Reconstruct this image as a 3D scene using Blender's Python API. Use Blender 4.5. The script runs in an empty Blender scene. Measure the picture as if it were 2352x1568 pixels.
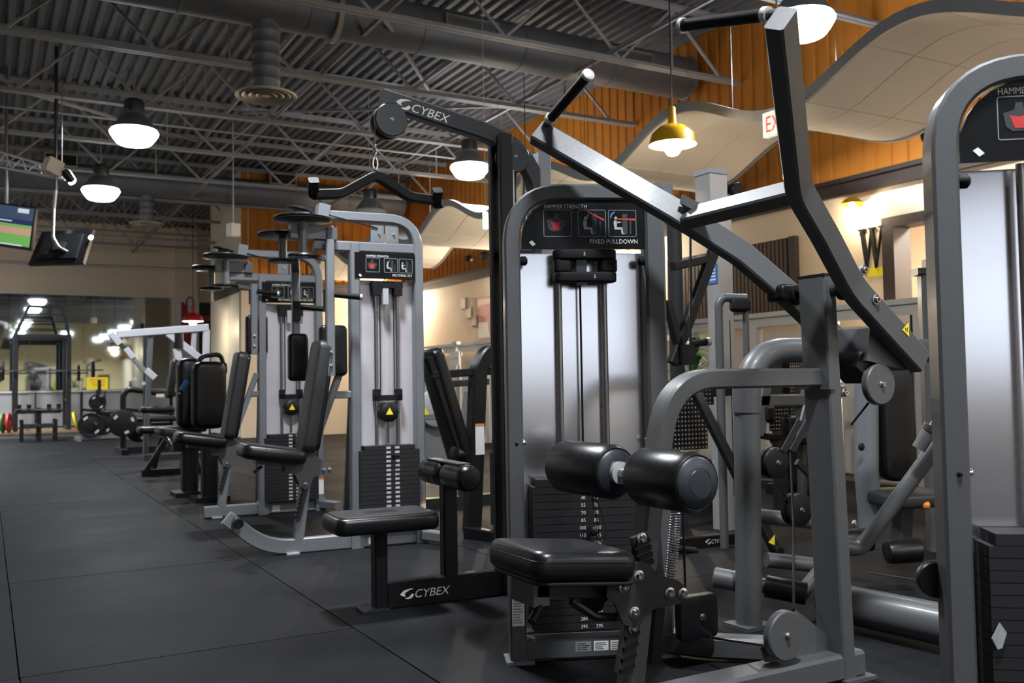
import bpy, math, random
from mathutils import Matrix, Vector
random.seed(7)
SC = bpy.context.scene
COL = SC.collection
R = math.radians
V = Vector

# ------------------------------------------------------------------ camera
# room frame: +X to the right along the roof joists, +Y down the aisle, Z up; the lens is 1 m above the floor
FPX, CX, CY = 2148.0, 1176.0, 784.0
def _camdir(px, py): return V(((px - CX) / FPX, -(py - CY) / FPX, -1.0))
_yd = _camdir(-33, 897).normalized()
_zd = _camdir(4995, 816).normalized().cross(_yd).normalized()
_xd = _yd.cross(_zd)
CROT = Matrix((_xd, _yd, _zd))
CPOS = V((0, 0, 1.0))
cam_data = bpy.data.cameras.new('camera')
cam_data.sensor_width = 36.0
cam_data.lens = 36.0 * FPX / 2352.0
cam_data.clip_start = 0.05
cam_data.clip_end = 200
cam_data.dof.use_dof = True
cam_data.dof.focus_distance = 3.2
cam_data.dof.aperture_fstop = 5.0
cam = bpy.data.objects.new('camera', cam_data)
COL.objects.link(cam)
cam.matrix_world = Matrix.Translation(CPOS) @ CROT.to_4x4()
SC.camera = cam
def _ray(px, py): return CROT @ _camdir(px, py)
def atZ(px, py, z=0.0):
    d = _ray(px, py); return CPOS + d * ((z - CPOS.z) / d.z)
def atY(px, py, y):
    d = _ray(px, py); return CPOS + d * (y / d.y)
def atX(px, py, x):
    d = _ray(px, py); return CPOS + d * (x / d.x)
def atD(px, py, dep): return CPOS + _ray(px, py) * dep

# ------------------------------------------------------------------ light and exposure
world = bpy.data.worlds.new('world'); SC.world = world
world.use_nodes = True
world.node_tree.nodes['Background'].inputs[0].default_value = (0.86, 0.89, 1.0, 1)
world.node_tree.nodes['Background'].inputs[1].default_value = 2.1        # overcast sky outside the windows behind the viewer
SC.view_settings.view_transform = 'Standard'
SC.view_settings.look = 'None'
SC.view_settings.gamma = 1.0
SC.view_settings.exposure = 0.0
SC.view_settings.use_curve_mapping = False
LAMP_W = 165.0      # watts of each high-bay lamp
LAMP_COL = (0.93, 0.97, 1.0)

# ------------------------------------------------------------------ materials
MATS = {}
def mat(name, col, rough=0.5, metal=0.0, noise=0.12, scale=40.0, bump=0.0, spec=0.5, emit=None, estr=0.0, coat=0.0, rvar=0.08, objvar=0.0, world_co=False):
    m = bpy.data.materials.new(name); m.use_nodes = True
    nt = m.node_tree; b = nt.nodes['Principled BSDF']
    tc = nt.nodes.new('ShaderNodeTexCoord')
    nz = nt.nodes.new('ShaderNodeTexNoise'); nz.inputs['Scale'].default_value = scale; nz.inputs['Detail'].default_value = 4
    geo = nt.nodes.new('ShaderNodeNewGeometry')
    nt.links.new(geo.outputs['Position'] if world_co else tc.outputs['Object'], nz.inputs['Vector'])
    mx = nt.nodes.new('ShaderNodeMix'); mx.data_type = 'RGBA'
    c = tuple(col)
    mx.inputs[6].default_value = (*[x * (1 - noise) for x in c], 1)
    mx.inputs[7].default_value = (*[min(1, x * (1 + noise)) for x in c], 1)
    nt.links.new(nz.outputs['Fac'], mx.inputs[0])
    out = mx.outputs[2]
    if objvar:
        oi = nt.nodes.new('ShaderNodeObjectInfo')
        hs = nt.nodes.new('ShaderNodeHueSaturation')
        mr = nt.nodes.new('ShaderNodeMapRange'); mr.inputs[3].default_value = 1 - objvar; mr.inputs[4].default_value = 1 + objvar
        nt.links.new(oi.outputs['Random'], mr.inputs[0]); nt.links.new(mr.outputs[0], hs.inputs['Value'])
        nt.links.new(out, hs.inputs['Color']); out = hs.outputs[0]
    nt.links.new(out, b.inputs['Base Color'])
    b.inputs['Metallic'].default_value = metal
    b.inputs['Specular IOR Level'].default_value = spec
    b.inputs['Coat Weight'].default_value = coat
    b.inputs['Coat Roughness'].default_value = 0.15
    mr2 = nt.nodes.new('ShaderNodeMapRange'); mr2.inputs[3].default_value = max(0.02, rough - rvar); mr2.inputs[4].default_value = min(1, rough + rvar)
    nt.links.new(nz.outputs['Fac'], mr2.inputs[0]); nt.links.new(mr2.outputs[0], b.inputs['Roughness'])
    if bump:
        bp = nt.nodes.new('ShaderNodeBump'); bp.inputs['Strength'].default_value = bump; bp.inputs['Distance'].default_value = 0.004
        nz2 = nt.nodes.new('ShaderNodeTexNoise'); nz2.inputs['Scale'].default_value = scale * 4; nz2.inputs['Detail'].default_value = 6
        nt.links.new(tc.outputs['Object'], nz2.inputs['Vector'])
        nt.links.new(nz2.outputs['Fac'], bp.inputs['Height']); nt.links.new(bp.outputs[0], b.inputs['Normal'])
    if emit:
        b.inputs['Emission Color'].default_value = (*emit, 1); b.inputs['Emission Strength'].default_value = estr
    MATS[name] = m
    return m
mat('grey_frame', (0.088, 0.091, 0.097), 0.47, 0.25, coat=0.08, scale=180)
mat('dark_frame', (0.026, 0.0275, 0.031), 0.4, 0.3, coat=0.2, scale=160)
mat('silver_frame', (0.20, 0.213, 0.235), 0.4, 0.35, coat=0.15, scale=160)
mat('white_frame', (0.40, 0.41, 0.45), 0.4, 0.1, scale=90)
mat('black_paint', (0.006, 0.006, 0.0075), 0.4, 0.1, scale=90, spec=0.35)
mat('vinyl', (0.005, 0.005, 0.006), 0.3, 0.0, bump=0.12, scale=120, spec=0.45)
mat('vinyl_grey', (0.02, 0.02, 0.022), 0.42, 0.0, bump=0.15, scale=120)
mat('rubber', (0.009, 0.009, 0.010), 0.6, 0.0, bump=0.2, scale=90, spec=0.18)
mat('cap_blue', (0.018, 0.022, 0.03), 0.42, 0.0, scale=60)
mat('chrome', (0.62, 0.63, 0.65), 0.18, 1.0, scale=60, rvar=0.05)
mat('steel', (0.34, 0.34, 0.36), 0.3, 1.0, scale=80)
mat('alu_end', (0.62, 0.63, 0.65), 0.45, 0.5, scale=80)
mat('stack', (0.013, 0.013, 0.015), 0.55, 0.2, scale=160, bump=0.1, objvar=0.06)
mat('shroud', (0.74, 0.71, 0.73), 0.17, 0.95, scale=2, noise=0.03, rvar=0.01)
mat('shroud_lit', (0.62, 0.60, 0.65), 0.33, 0.4, scale=2, noise=0.03, rvar=0.01)  # pale diffuse base stands in for the bright reflection on the fly shrouds
mat('placard', (0.005, 0.005, 0.006), 0.35, 0.0, scale=40, spec=0.2)
mat('print_white', (0.75, 0.75, 0.75), 0.5, 0.0, scale=60, noise=0.05)
mat('print_grey', (0.22, 0.23, 0.25), 0.5, 0.0, scale=60, noise=0.05)
mat('print_dim', (0.03, 0.031, 0.035), 0.5, 0.0, scale=60, noise=0.05)
mat('print_pale', (0.4, 0.42, 0.45), 0.5, 0.0, scale=60, noise=0.05)
mat('print_red', (0.5, 0.03, 0.03), 0.5, 0.0, scale=60)
mat('print_blue', (0.05, 0.18, 0.5), 0.5, 0.0, scale=60)
mat('print_orange', (0.75, 0.22, 0.02), 0.5, 0.0, scale=60)
mat('print_yellow', (0.85, 0.72, 0.02), 0.5, 0.0, scale=60)
mat('print_black', (0.008, 0.008, 0.008), 0.5, 0.0, scale=60)
mat('mat_rubber', (0.014, 0.0145, 0.0165), 0.53, 0.0, scale=1.3, noise=0.45, bump=0.10, rvar=0.2, objvar=0.14, spec=0.03, world_co=True)
mat('floor_under', (0.01, 0.01, 0.011), 0.8, 0.0, scale=5)
mat('deck', (0.135, 0.135, 0.14), 0.6, 0.1, scale=4, noise=0.2)
mat('joist', (0.30, 0.298, 0.30), 0.55, 0.1, scale=20, noise=0.15)
mat('duct', (0.16, 0.168, 0.185), 0.5, 0.3, scale=12, noise=0.15)
mat('diffuser', (0.42, 0.37, 0.3), 0.5, 0.2, scale=12)
mat('orange_wall', (0.47, 0.16, 0.009), 0.75, 0.0, scale=3, noise=0.12)
mat('beige_wall', (0.72, 0.60, 0.46), 0.8, 0.0, scale=3, noise=0.05)
mat('tan_wall', (0.76, 0.65, 0.51), 0.85, 0.0, scale=2, noise=0.06)
mat('yellow_wall', (0.70, 0.58, 0.33), 0.85, 0.0, scale=2, noise=0.06)
mat('brown_trim', (0.034, 0.022, 0.019), 0.55, 0.0, scale=14, noise=0.25)
mat('curtain', (0.085, 0.055, 0.045), 0.7, 0.0, scale=30, noise=0.2)
mat('white_trim', (0.62, 0.64, 0.66), 0.5, 0.0, scale=8, noise=0.05)
mat('cream_panel', (0.66, 0.60, 0.54), 0.6, 0.0, scale=6, noise=0.05)
mat('wainscot', (0.42, 0.43, 0.46), 0.45, 0.2, scale=60, noise=0.12)
mat('locker', (0.50, 0.48, 0.42), 0.5, 0.1, scale=10, noise=0.08)
mat('mirror', (0.62, 0.68, 0.68), 0.03, 1.0, scale=2, noise=0.02, rvar=0.01)
mat('cloud_tile', (0.88, 0.81, 0.71), 0.75, 0.0, scale=50, noise=0.06)
mat('cloud_rim', (0.34, 0.35, 0.37), 0.45, 0.4, scale=30)
mat('lamp_glow', (0.9, 0.95, 1.0), 0.4, emit=(0.9, 0.95, 1.0), estr=14.0)
mat('lamp_off', (0.5, 0.5, 0.48), 0.4)
mat('warm_glow', (1, 0.85, 0.6), 0.4, emit=(1.0, 0.86, 0.62), estr=14.0)
mat('tube_glow', (1, 0.95, 0.8), 0.4, emit=(1.0, 0.95, 0.8), estr=5.0)
mat('yellow_enamel', (0.75, 0.42, 0.01), 0.3, 0.0, scale=20)
mat('red_enamel', (0.35, 0.012, 0.02), 0.35, 0.0, scale=20)
mat('exit_face', (0.85, 0.85, 0.82), 0.4, emit=(0.9, 0.95, 0.9), estr=0.7)
mat('exit_red', (0.7, 0.05, 0.02), 0.4, emit=(1.0, 0.08, 0.03), estr=0.8)
mat('tv_black', (0.006, 0.006, 0.007), 0.3, 0.0)
mat('leaf', (0.06, 0.17, 0.035), 0.5, 0.0, scale=20, noise=0.4)
mat('silver_column', (0.55, 0.54, 0.55), 0.35, 0.6, scale=4, noise=0.08)
mat('plate_red', (0.55, 0.03, 0.03), 0.5, 0.0)
mat('wood', (0.3, 0.2, 0.12), 0.5, 0.0, scale=12)
mat('hole_light', (0.45, 0.43, 0.38), 0.4, 0.5)  # pale tone standing for light seen through the guard holes

def glass_mat():
    m = bpy.data.materials.new('window_glass'); m.use_nodes = True; nt = m.node_tree
    for n in list(nt.nodes):
        if n.type == 'BSDF_PRINCIPLED': nt.nodes.remove(n)
    out = [n for n in nt.nodes if n.type == 'OUTPUT_MATERIAL'][0]
    tr = nt.nodes.new('ShaderNodeBsdfTransparent'); tr.inputs[0].default_value = (0.92, 0.96, 0.97, 1)
    gl = nt.nodes.new('ShaderNodeBsdfGlossy'); gl.inputs['Roughness'].default_value = 0.02
    fr = nt.nodes.new('ShaderNodeFresnel'); fr.inputs[0].default_value = 1.45
    mx = nt.nodes.new('ShaderNodeMixShader')
    nt.links.new(fr.outputs[0], mx.inputs[0]); nt.links.new(tr.outputs[0], mx.inputs[1]); nt.links.new(gl.outputs[0], mx.inputs[2]); nt.links.new(mx.outputs[0], out.inputs[0])
    MATS['window_glass'] = m
glass_mat()

# ------------------------------------------------------------------ geometry helpers: every g_* returns (verts, faces)
XF = Matrix.Identity(4)                        # design frame -> frame of the thing being built
def frame(loc, origin=None, rz=0.0):
    """design frame with its origin at `origin` (world) turned rz degrees, written in the frame of a thing standing at loc"""
    global XF
    o = origin if origin is not None else (0, 0, 0)
    XF = Matrix.Translation(-V(loc)) @ Matrix.Translation(V(o)) @ Matrix.Rotation(R(rz), 4, 'Z')
def join(*gs):
    vs, fs = [], []
    for v, f in gs:
        k = len(vs); vs += list(v); fs += [tuple(i + k for i in q) for q in f]
    return vs, fs
BOXF = [(0, 3, 2, 1), (4, 5, 6, 7), (0, 1, 5, 4), (1, 2, 6, 5), (2, 3, 7, 6), (3, 0, 4, 7)]
def g_box(c, s, rot=None):
    h = V(s) / 2
    vs = [V((x * h.x, y * h.y, z * h.z)) for z in (-1, 1) for x, y in ((-1, -1), (1, -1), (1, 1), (-1, 1))]
    if rot is not None: vs = [rot @ v for v in vs]
    return [v + V(c) for v in vs], list(BOXF)
def g_bb(x0, x1, y0, y1, z0, z1): return g_box(((x0 + x1) / 2, (y0 + y1) / 2, (z0 + z1) / 2), (x1 - x0, y1 - y0, z1 - z0))
def sect_rect(a, b, c=None):
    c = min(a, b) * 0.12 if c is None else c
    a /= 2; b /= 2
    return [(-a + c, -b), (a - c, -b), (a, -b + c), (a, b - c), (a - c, b), (-a + c, b), (-a, b - c), (-a, -b + c)]
def sect_round(r, n=14, r2=None): return [(r * math.cos(2 * math.pi * i / n), (r2 or r) * math.sin(2 * math.pi * i / n)) for i in range(n)]
def fillet(pts, rad, n=6):
    pts = [V(p) for p in pts]; out = [pts[0]]
    for i in range(1, len(pts) - 1):
        a, b, c = pts[i - 1], pts[i], pts[i + 1]
        u = (a - b).normalized(); w = (c - b).normalized()
        ang = u.angle(w)
        rr = rad[i - 1] if isinstance(rad, (list, tuple)) else rad
        if ang > 3.1 or rr <= 0: out.append(b); continue
        t = min(rr / math.tan(ang / 2), (a - b).length * 0.49, (c - b).length * 0.49)
        p, q = b + u * t, b + w * t
        for k in range(n + 1):
            s = k / n; out.append((1 - s) ** 2 * p + 2 * s * (1 - s) * b + s * s * q)
    out.append(pts[-1]); return out
def g_sweep(pts, sect, side=None, closed=False):
    """sect = list of (a,b): a along `side`, b along the other normal"""
    pts = [V(p) for p in pts]; n = len(pts); m = len(sect); vs = []; fs = []
    prev = None
    for i, p in enumerate(pts):
        if closed: t = (pts[(i + 1) % n] - pts[i - 1]).normalized()
        elif i == 0: t = (pts[1] - p).normalized()
        elif i == n - 1: t = (p - pts[i - 1]).normalized()
        else: t = ((p - pts[i - 1]).normalized() + (pts[i + 1] - p).normalized()).normalized()
        if side is not None: s = V(side)
        elif prev is not None: s = prev
        else: s = V((0, 0, 1)) if abs(t.z) < 0.9 else V((1, 0, 0))
        s = (s - t * s.dot(t)).normalized(); prev = s
        b = t.cross(s)
        k = 1.0
        if 0 < i < n - 1 and not closed:
            ca = t.dot((p - pts[i - 1]).normalized()); k = 1.0 / max(ca, 0.6)
        for (x, y) in sect: vs.append(p + s * x + b * (y * (k if side is not None else 1)))
    rng = n if closed else n - 1
    for i in range(rng):
        j = (i + 1) % n
        for k in range(m): fs.append((i * m + k, i * m + (k + 1) % m, j * m + (k + 1) % m, j * m + k))
    if not closed: fs.append(tuple(reversed(range(m)))); fs.append(tuple((n - 1) * m + k for k in range(m)))
    return vs, fs
def g_bar(p, q, a, b, side=(0, 1, 0)): return g_sweep([p, q], sect_rect(a, b), side)
def g_rod(p, q, r, n=12): return g_sweep([p, q], sect_round(r, n))
def g_tube(pts, r, rad=0.0, n=12, k=6): return g_sweep(fillet(pts, rad, k) if rad else pts, sect_round(r, n))
def g_rtube(pts, a, b, side, rad=0.0, k=6): return g_sweep(fillet(pts, rad, k) if rad else pts, sect_rect(a, b), side)
def g_lathe(prof, o, axis=(0, 0, 1), n=24, cap=True):
    """prof: list of (r, h) along axis from o"""
    ax = V(axis).normalized(); s = V((1, 0, 0)) if abs(ax.x) < 0.9 else V((0, 1, 0))
    s = (s - ax * s.dot(ax)).normalized(); b = ax.cross(s); vs = []; fs = []
    for r, h in prof:
        for k in range(n):
            a = 2 * math.pi * k / n; vs.append(V(o) + ax * h + (s * math.cos(a) + b * math.sin(a)) * r)
    for i in range(len(prof) - 1):
        for k in range(n): fs.append((i * n + k, i * n + (k + 1) % n, (i + 1) * n + (k + 1) % n, (i + 1) * n + k))
    if cap:
        fs.append(tuple(reversed(range(n)))); fs.append(tuple((len(prof) - 1) * n + k for k in range(n)))
    return vs, fs
def g_disc(o, axis, r, t, n=24): return g_lathe([(r * 0.94, 0), (r, t * 0.15), (r, t * 0.85), (r * 0.94, t)], o, axis, n)
def g_prism(poly, o, u, v, t):
    """2D outline in the plane (o,u,v) extruded by t along u x v"""
    u, v = V(u).normalized(), V(v).normalized(); w = u.cross(v); n = len(poly)
    vs = [V(o) + u * a + v * b for a, b in poly] + [V(o) + u * a + v * b + w * t for a, b in poly]
    fs = [tuple(reversed(range(n))), tuple(range(n, 2 * n))] + [(i, (i + 1) % n, n + (i + 1) % n, n + i) for i in range(n)]
    return vs, fs
def g_slab(pts, vec):
    """planar outline in 3D extruded along vec"""
    n = len(pts); a = [V(p) for p in pts]; b = [p + V(vec) for p in a]
    return a + b, [tuple(reversed(range(n))), tuple(range(n, 2 * n))] + [(i, (i + 1) % n, n + (i + 1) % n, n + i) for i in range(n)]
def rrect(x0, x1, y0, y1, r, n=4):
    out = []
    for cx_, cy_, a0 in ((x1 - r, y0 + r, -90), (x1 - r, y1 - r, 0), (x0 + r, y1 - r, 90), (x0 + r, y0 + r, 180)):
        for k in range(n + 1):
            a = R(a0 + 90 * k / n); out.append((cx_ + r * math.cos(a), cy_ + r * math.sin(a)))
    return out
def g_pad(c, u, v, lu, lv, t, r=0.04, e=None, bulge=0.0, n=5):
    """upholstered pad: rounded outline lu x lv in the plane (u,v), thickness t along u x v, softly rounded rim"""
    u, v = V(u).normalized(), V(v).normalized(); v = (v - u * v.dot(u)).normalized(); w = u.cross(v)
    e = min(t * 0.45, 0.03) if e is None else e
    rings = []
    prof = [(-e, 0)] + [(-e + e * math.sin(R(a)), e - e * math.cos(R(a))) for a in (30, 60, 90)] + [(-e + e * math.sin(R(a)), t - e + e * math.cos(R(a)) * 1.0) for a in (90, 60, 30)] + [(-e, t)]
    vs, fs = [], []
    m = None
    for off, h in prof:
        ring = rrect(-lu / 2 - off, lu / 2 + off, -lv / 2 - off, lv / 2 + off, max(r + off, 0.004), n); m = len(ring)
        vs += [V(c) + u * a + v * b + w * (h - t / 2) for a, b in ring]
    L = len(prof)
    for i in range(L - 1):
        for k in range(m): fs.append((i * m + k, i * m + (k + 1) % m, (i + 1) * m + (k + 1) % m, (i + 1) * m + k))
    # crowned faces: a smaller inner ring and a centre point, pushed out by bulge
    for base, sgn in ((0, -1), ((L - 1) * m, 1)):
        k0 = len(vs)
        for i in range(m):
            p = vs[base + i]; vs.append(V(c) + (p - V(c)) * 0.55 + w * ((t / 2) * 0.45 + bulge * 0.8) * sgn)
        vs.append(V(c) + w * (t / 2 + bulge) * sgn)
        for i in range(m):
            j = (i + 1) % m
            q = (base + i, base + j, k0 + j, k0 + i); tr = (k0 + i, k0 + j, k0 + m)
            if sgn < 0: q = q[::-1]; tr = tr[::-1]
            fs.append(q); fs.append(tr)
    return vs, fs
def mesh(name, geo, m, smooth=True, ang=40, xf=None):
    vs, fs = geo; X = XF if xf is None else xf
    me = bpy.data.meshes.new(name)
    me.from_pydata([tuple(X @ V(p)) for p in vs], [], [tuple(f) for f in fs])
    me.materials.append(MATS[m])
    import bmesh
    bm = bmesh.new(); bm.from_mesh(me); bmesh.ops.recalc_face_normals(bm, faces=bm.faces); bm.to_mesh(me); bm.free()
    if smooth:
        me.polygons.foreach_set('use_smooth', [True] * len(me.polygons))
        me.set_sharp_from_angle(angle=R(ang))
    return me
def put(name, geo, m, parent=None, smooth=True, ang=40, label=None):
    o = bpy.data.objects.new(name, mesh(name, geo, m, smooth, ang)); COL.objects.link(o)
    if parent is not None: o.parent = parent
    if label: o['label'] = label
    return o
def thing(name, label, cat, loc, group=None):
    o = bpy.data.objects.new(name, None); COL.objects.link(o); o.location = loc; o.empty_display_size = 0.1
    o['label'] = label; o['category'] = cat
    if group: o['group'] = group
    frame(loc); o['_loc'] = 0; del o['_loc']
    return o
def tag(o, label, cat, group=None):
    o['label'] = label; o['category'] = cat
    if group: o['group'] = group
    return o
def struct(name, geo, m, parent=None, smooth=False):
    global XF
    XF = Matrix.Identity(4)
    o = put(name, geo, m, parent, smooth)
    if parent is None: o['kind'] = 'structure'
    return o
def copy_of(src, parent=None, loc=None):
    c = src.copy(); COL.objects.link(c)
    if parent is not None: c.parent = parent
    if loc is not None: c.location = loc
    return c
def copy_tree(o, parent=None):
    c = o.copy(); COL.objects.link(c); c.parent = parent
    for ch in list(o.children): copy_tree(ch, c)
    return c
_txt = {}
def g_text(s, size, o, u, v, align='LEFT', shear=0.0, ext=0.0006, sx=1.0):
    """flat lettering: real glyph outlines a fraction of a millimetre proud of the surface"""
    key = (s, align, shear)
    if key not in _txt:
        cu = bpy.data.curves.new('t', 'FONT'); cu.body = s; cu.align_x = align; cu.shear = shear; cu.resolution_u = 3
        ob = bpy.data.objects.new('t', cu); COL.objects.link(ob)
        dg = bpy.context.evaluated_depsgraph_get(); dg.update()
        me = ob.evaluated_get(dg).to_mesh()
        _txt[key] = ([tuple(x.co) for x in me.vertices], [tuple(p.vertices) for p in me.polygons])
        ob.evaluated_get(dg).to_mesh_clear(); bpy.data.objects.remove(ob); bpy.data.curves.remove(cu)
    vs, fs = _txt[key]; u, v = V(u).normalized(), V(v).normalized(); w = u.cross(v)
    return [V(o) + u * (a * size * sx) + v * (b * size) + w * ext for a, b, c in vs], fs
def g_quad(o, u, v, a0, a1, b0, b1, ext=0.0005):
    u, v = V(u).normalized(), V(v).normalized(); w = u.cross(v)
    return [V(o) + u * a + v * b + w * ext for a, b in ((a0, b0), (a1, b0), (a1, b1), (a0, b1))], [(0, 1, 2, 3)]
def g_frame2(o, u, v, a0, a1, b0, b1, t, r=0.006, ext=0.0006):
    """thin rounded outline (ring) printed on a plane"""
    u, v = V(u).normalized(), V(v).normalized(); w = u.cross(v)
    A = rrect(a0, a1, b0, b1, r); B = rrect(a0 + t, a1 - t, b0 + t, b1 - t, max(r - t, 0.001)); n = len(A)
    vs = [V(o) + u * a + v * b + w * ext for a, b in A + B]
    return vs, [(i, (i + 1) % n, n + (i + 1) % n, n + i) for i in range(n)]
def g_poly(o, u, v, poly, ext=0.0007):
    u, v = V(u).normalized(), V(v).normalized(); w = u.cross(v)
    return [V(o) + u * a + v * b + w * ext for a, b in poly], [tuple(range(len(poly)))]
# ================================================================== the room
XR, XL, YB, YF = 7.8, -7.0, 26.3, -14.0          # right wall, left wall, mirror wall, wall behind the lens
ZD, ZJ = 5.28, 4.5                               # roof deck, joist bottom chord
XBLK, YBLK, YOPEN = 4.35, 18.5, 21.2             # block that juts out at the far end of the right wall
floor = struct('floor', g_bb(XL, XR + 1.6, YF, YB + 1.5, -0.10, -0.012), 'floor_under')
m0 = mesh('mat', g_lathe([(0, 0)], (0, 0, 0)) if False else g_box((0, 0, -0.006), (1.214, 1.824, 0.012)), 'mat_rubber', smooth=False, xf=Matrix.Identity(4))
for i in range(-5, 7):
    for j in range(-2, 12):
        x = 0.11 + 0.61 + 1.22 * i; y = 5.56 + 0.915 + 1.83 * (j - 3)
        if x + 0.6 > XR + 0.02: continue
        if y > YB - 0.8: continue
        o = bpy.data.objects.new('mat', m0); COL.objects.link(o); o.parent = floor
        o.location = (x, y, random.uniform(-0.0012, 0.0)); o.rotation_euler = (0, 0, random.uniform(-0.002, 0.002))
# corrugated roof deck: ribs run along Y
prof = []
x = XL
while x < XR + 0.4:
    prof += [(x, ZD), (x + 0.055, ZD), (x + 0.075, ZD + 0.05), (x + 0.13, ZD + 0.05)]; x += 0.15
vs = [V((a, YF, b)) for a, b in prof] + [V((a, YB + 1.4, b)) for a, b in prof]
n = len(prof)
struct('ceiling', (vs, [(i, i + 1, n + i + 1, n + i) for i in range(n - 1)]), 'deck')
# walls
struct('wall_back', g_bb(XL, XR + 0.2, YB, YB + 0.2, 0, ZD + 0.05), 'tan_wall')
struct('wall_left', g_bb(XL - 0.2, XL, YF, YB, 0, ZD + 0.05), 'tan_wall')
WZ0, WZ1 = 0.95, 4.3                             # shop windows added behind the viewer, inferred from the bright reflection in the shrouds
WIN = [(-6.6, -4.283, WZ0), (-4.283, -1.967, WZ0), (-1.967, 0.35, WZ0)]
struct('wall_front', join(g_bb(XL, -6.6, YF - 0.2, YF, 0, ZD + 0.05), g_bb(0.35, XR, YF - 0.2, YF, 0, ZD + 0.05), g_bb(-6.6, 0.35, YF - 0.2, YF, 0, WZ0), g_bb(-6.6, 0.35, YF - 0.2, YF, WZ1, ZD + 0.05)), 'yellow_wall')
for k, (a, b, z0) in enumerate(WIN):
    w = struct('window_%d' % (k + 1), join(g_bb(a, a + 0.06, YF - 0.14, YF - 0.04, z0, WZ1), g_bb(b - 0.06, b, YF - 0.14, YF - 0.04, z0, WZ1), g_bb(a + 0.06, b - 0.06, YF - 0.14, YF - 0.04, z0, z0 + 0.06), g_bb(a + 0.06, b - 0.06, YF - 0.14, YF - 0.04, WZ1 - 0.06, WZ1), g_bb(a + 0.06, b - 0.06, YF - 0.14, YF - 0.04, 3.2, 3.26)), 'brown_trim')
    put('pane', g_bb(a + 0.06, b - 0.06, YF - 0.095, YF - 0.085, z0 + 0.06, 3.2), 'window_glass', w, False)
    put('pane', g_bb(a + 0.06, b - 0.06, YF - 0.095, YF - 0.085, 3.26, WZ1 - 0.06), 'window_glass', w, False)
ZB0, ZB1 = 2.88, 3.06                            # brown band on the right wall
dy0, dy1, dz = atX(2030, 560, XR).y, 3.3, 2.57   # door opening in the right wall
struct('wall_right', join(g_bb(XR, XR + 0.2, YF, dy1, 0, ZB0), g_bb(XR, XR + 0.2, dy0, YBLK + 0.2, 0, ZB0), g_bb(XR, XR + 0.2, dy1, dy0, dz, ZB0)), 'beige_wall')
struct('wall_block', join(g_bb(XBLK, XR, YBLK, YBLK + 0.15, 0, ZB0), g_bb(XBLK, XBLK + 0.15, YBLK + 0.15, YOPEN, 0, ZB0)), 'beige_wall')
# orange upper wall: vertical corrugated cladding
def corr(p0, p1, z0, z1, nrm, pitch=0.19, d=0.022):
    p0, p1 = V(p0), V(p1); L = (p1 - p0).length; t = (p1 - p0) / L; n = int(L / pitch); pr = []
    for i in range(n):
        s = i * L / n; w = L / n
        pr += [p0 + t * s, p0 + t * (s + w * 0.62), p0 + t * (s + w * 0.7) + V(nrm) * -d, p0 + t * (s + w * 0.92) + V(nrm) * -d]
    pr.append(p1); k = len(pr)
    return [V((q.x, q.y, z0)) for q in pr] + [V((q.x, q.y, z1)) for q in pr], [(i, i + 1, k + i + 1, k + i) for i in range(k - 1)]
struct('wall_upper_right', corr((XR, YF, 0), (XR, YBLK, 0), ZB1, ZD + 0.05, (-1, 0, 0)), 'orange_wall')
struct('wall_upper_block', corr((XBLK, YBLK, 0), (XR, YBLK, 0), ZB1, ZD + 0.05, (0, -1, 0)), 'orange_wall')
struct('wall_block_side', g_bb(XBLK + 0.01, XBLK + 0.15, YBLK + 0.02, YOPEN, ZB1, ZD + 0.05), 'tan_wall')
struct('wall_block_rear', g_bb(XBLK, XR + 0.2, YOPEN, YOPEN + 0.15, 0, ZD + 0.05), 'tan_wall')
struct('wall_recess', g_bb(XR, XR + 0.2, YOPEN + 0.15, YB, 0, ZD + 0.05), 'tan_wall')
struct('dark_doorway', join(g_bb(5.02, 5.95, YB - 0.03, YB + 0.02, 0, 3.3), g_bb(4.97, 5.02, YB - 0.06, YB + 0.02, 0, 3.35), g_bb(5.95, 6.0, YB - 0.06, YB + 0.02, 0, 3.35)), 'brown_trim')  # dark panel put in for the shade of the open passage
struct('trim_1', join(g_bb(XR - 0.06, XR + 0.1, YF, YBLK, ZB0, ZB1), g_bb(XR - 0.085, XR, YF, YBLK, ZB1 - 0.045, ZB1)), 'brown_trim')
struct('trim_2', join(g_bb(XBLK - 0.06, XR - 0.06, YBLK - 0.06, YBLK + 0.1, ZB0, ZB1), g_bb(XBLK - 0.085, XR - 0.06, YBLK - 0.085, YBLK, ZB1 - 0.045, ZB1), g_bb(XBLK - 0.06, XBLK + 0.1, YBLK, YOPEN - 0.4, ZB0, ZB1)), 'brown_trim')
# door opening with brown frame and the bright room behind it
fw = 0.14
dr = struct('door_1', join(g_bb(XR - 0.03, XR + 0.22, dy0 - fw, dy0, 0, dz), g_bb(XR - 0.03, XR + 0.22, dy1, dy1 + fw, 0, dz), g_bb(XR - 0.03, XR + 0.22, dy1 + fw, dy0 - fw, dz - 0.1, dz)), 'brown_trim')
struct('wall_side_room', join(g_bb(XR + 1.5, XR + 1.6, dy1 - 1.0, dy0 + 1.2, 0, 3.0), g_bb(XR + 0.2, XR + 1.5, dy1 - 1.1, dy1 - 1.0, 0, 3.0), g_bb(XR + 0.2, XR + 1.5, dy0 + 1.2, dy0 + 1.3, 0, 3.0), g_bb(XR + 0.2, XR + 1.6, dy1 - 1.1, dy0 + 1.3, 3.0, 3.1)), 'beige_wall')
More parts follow.
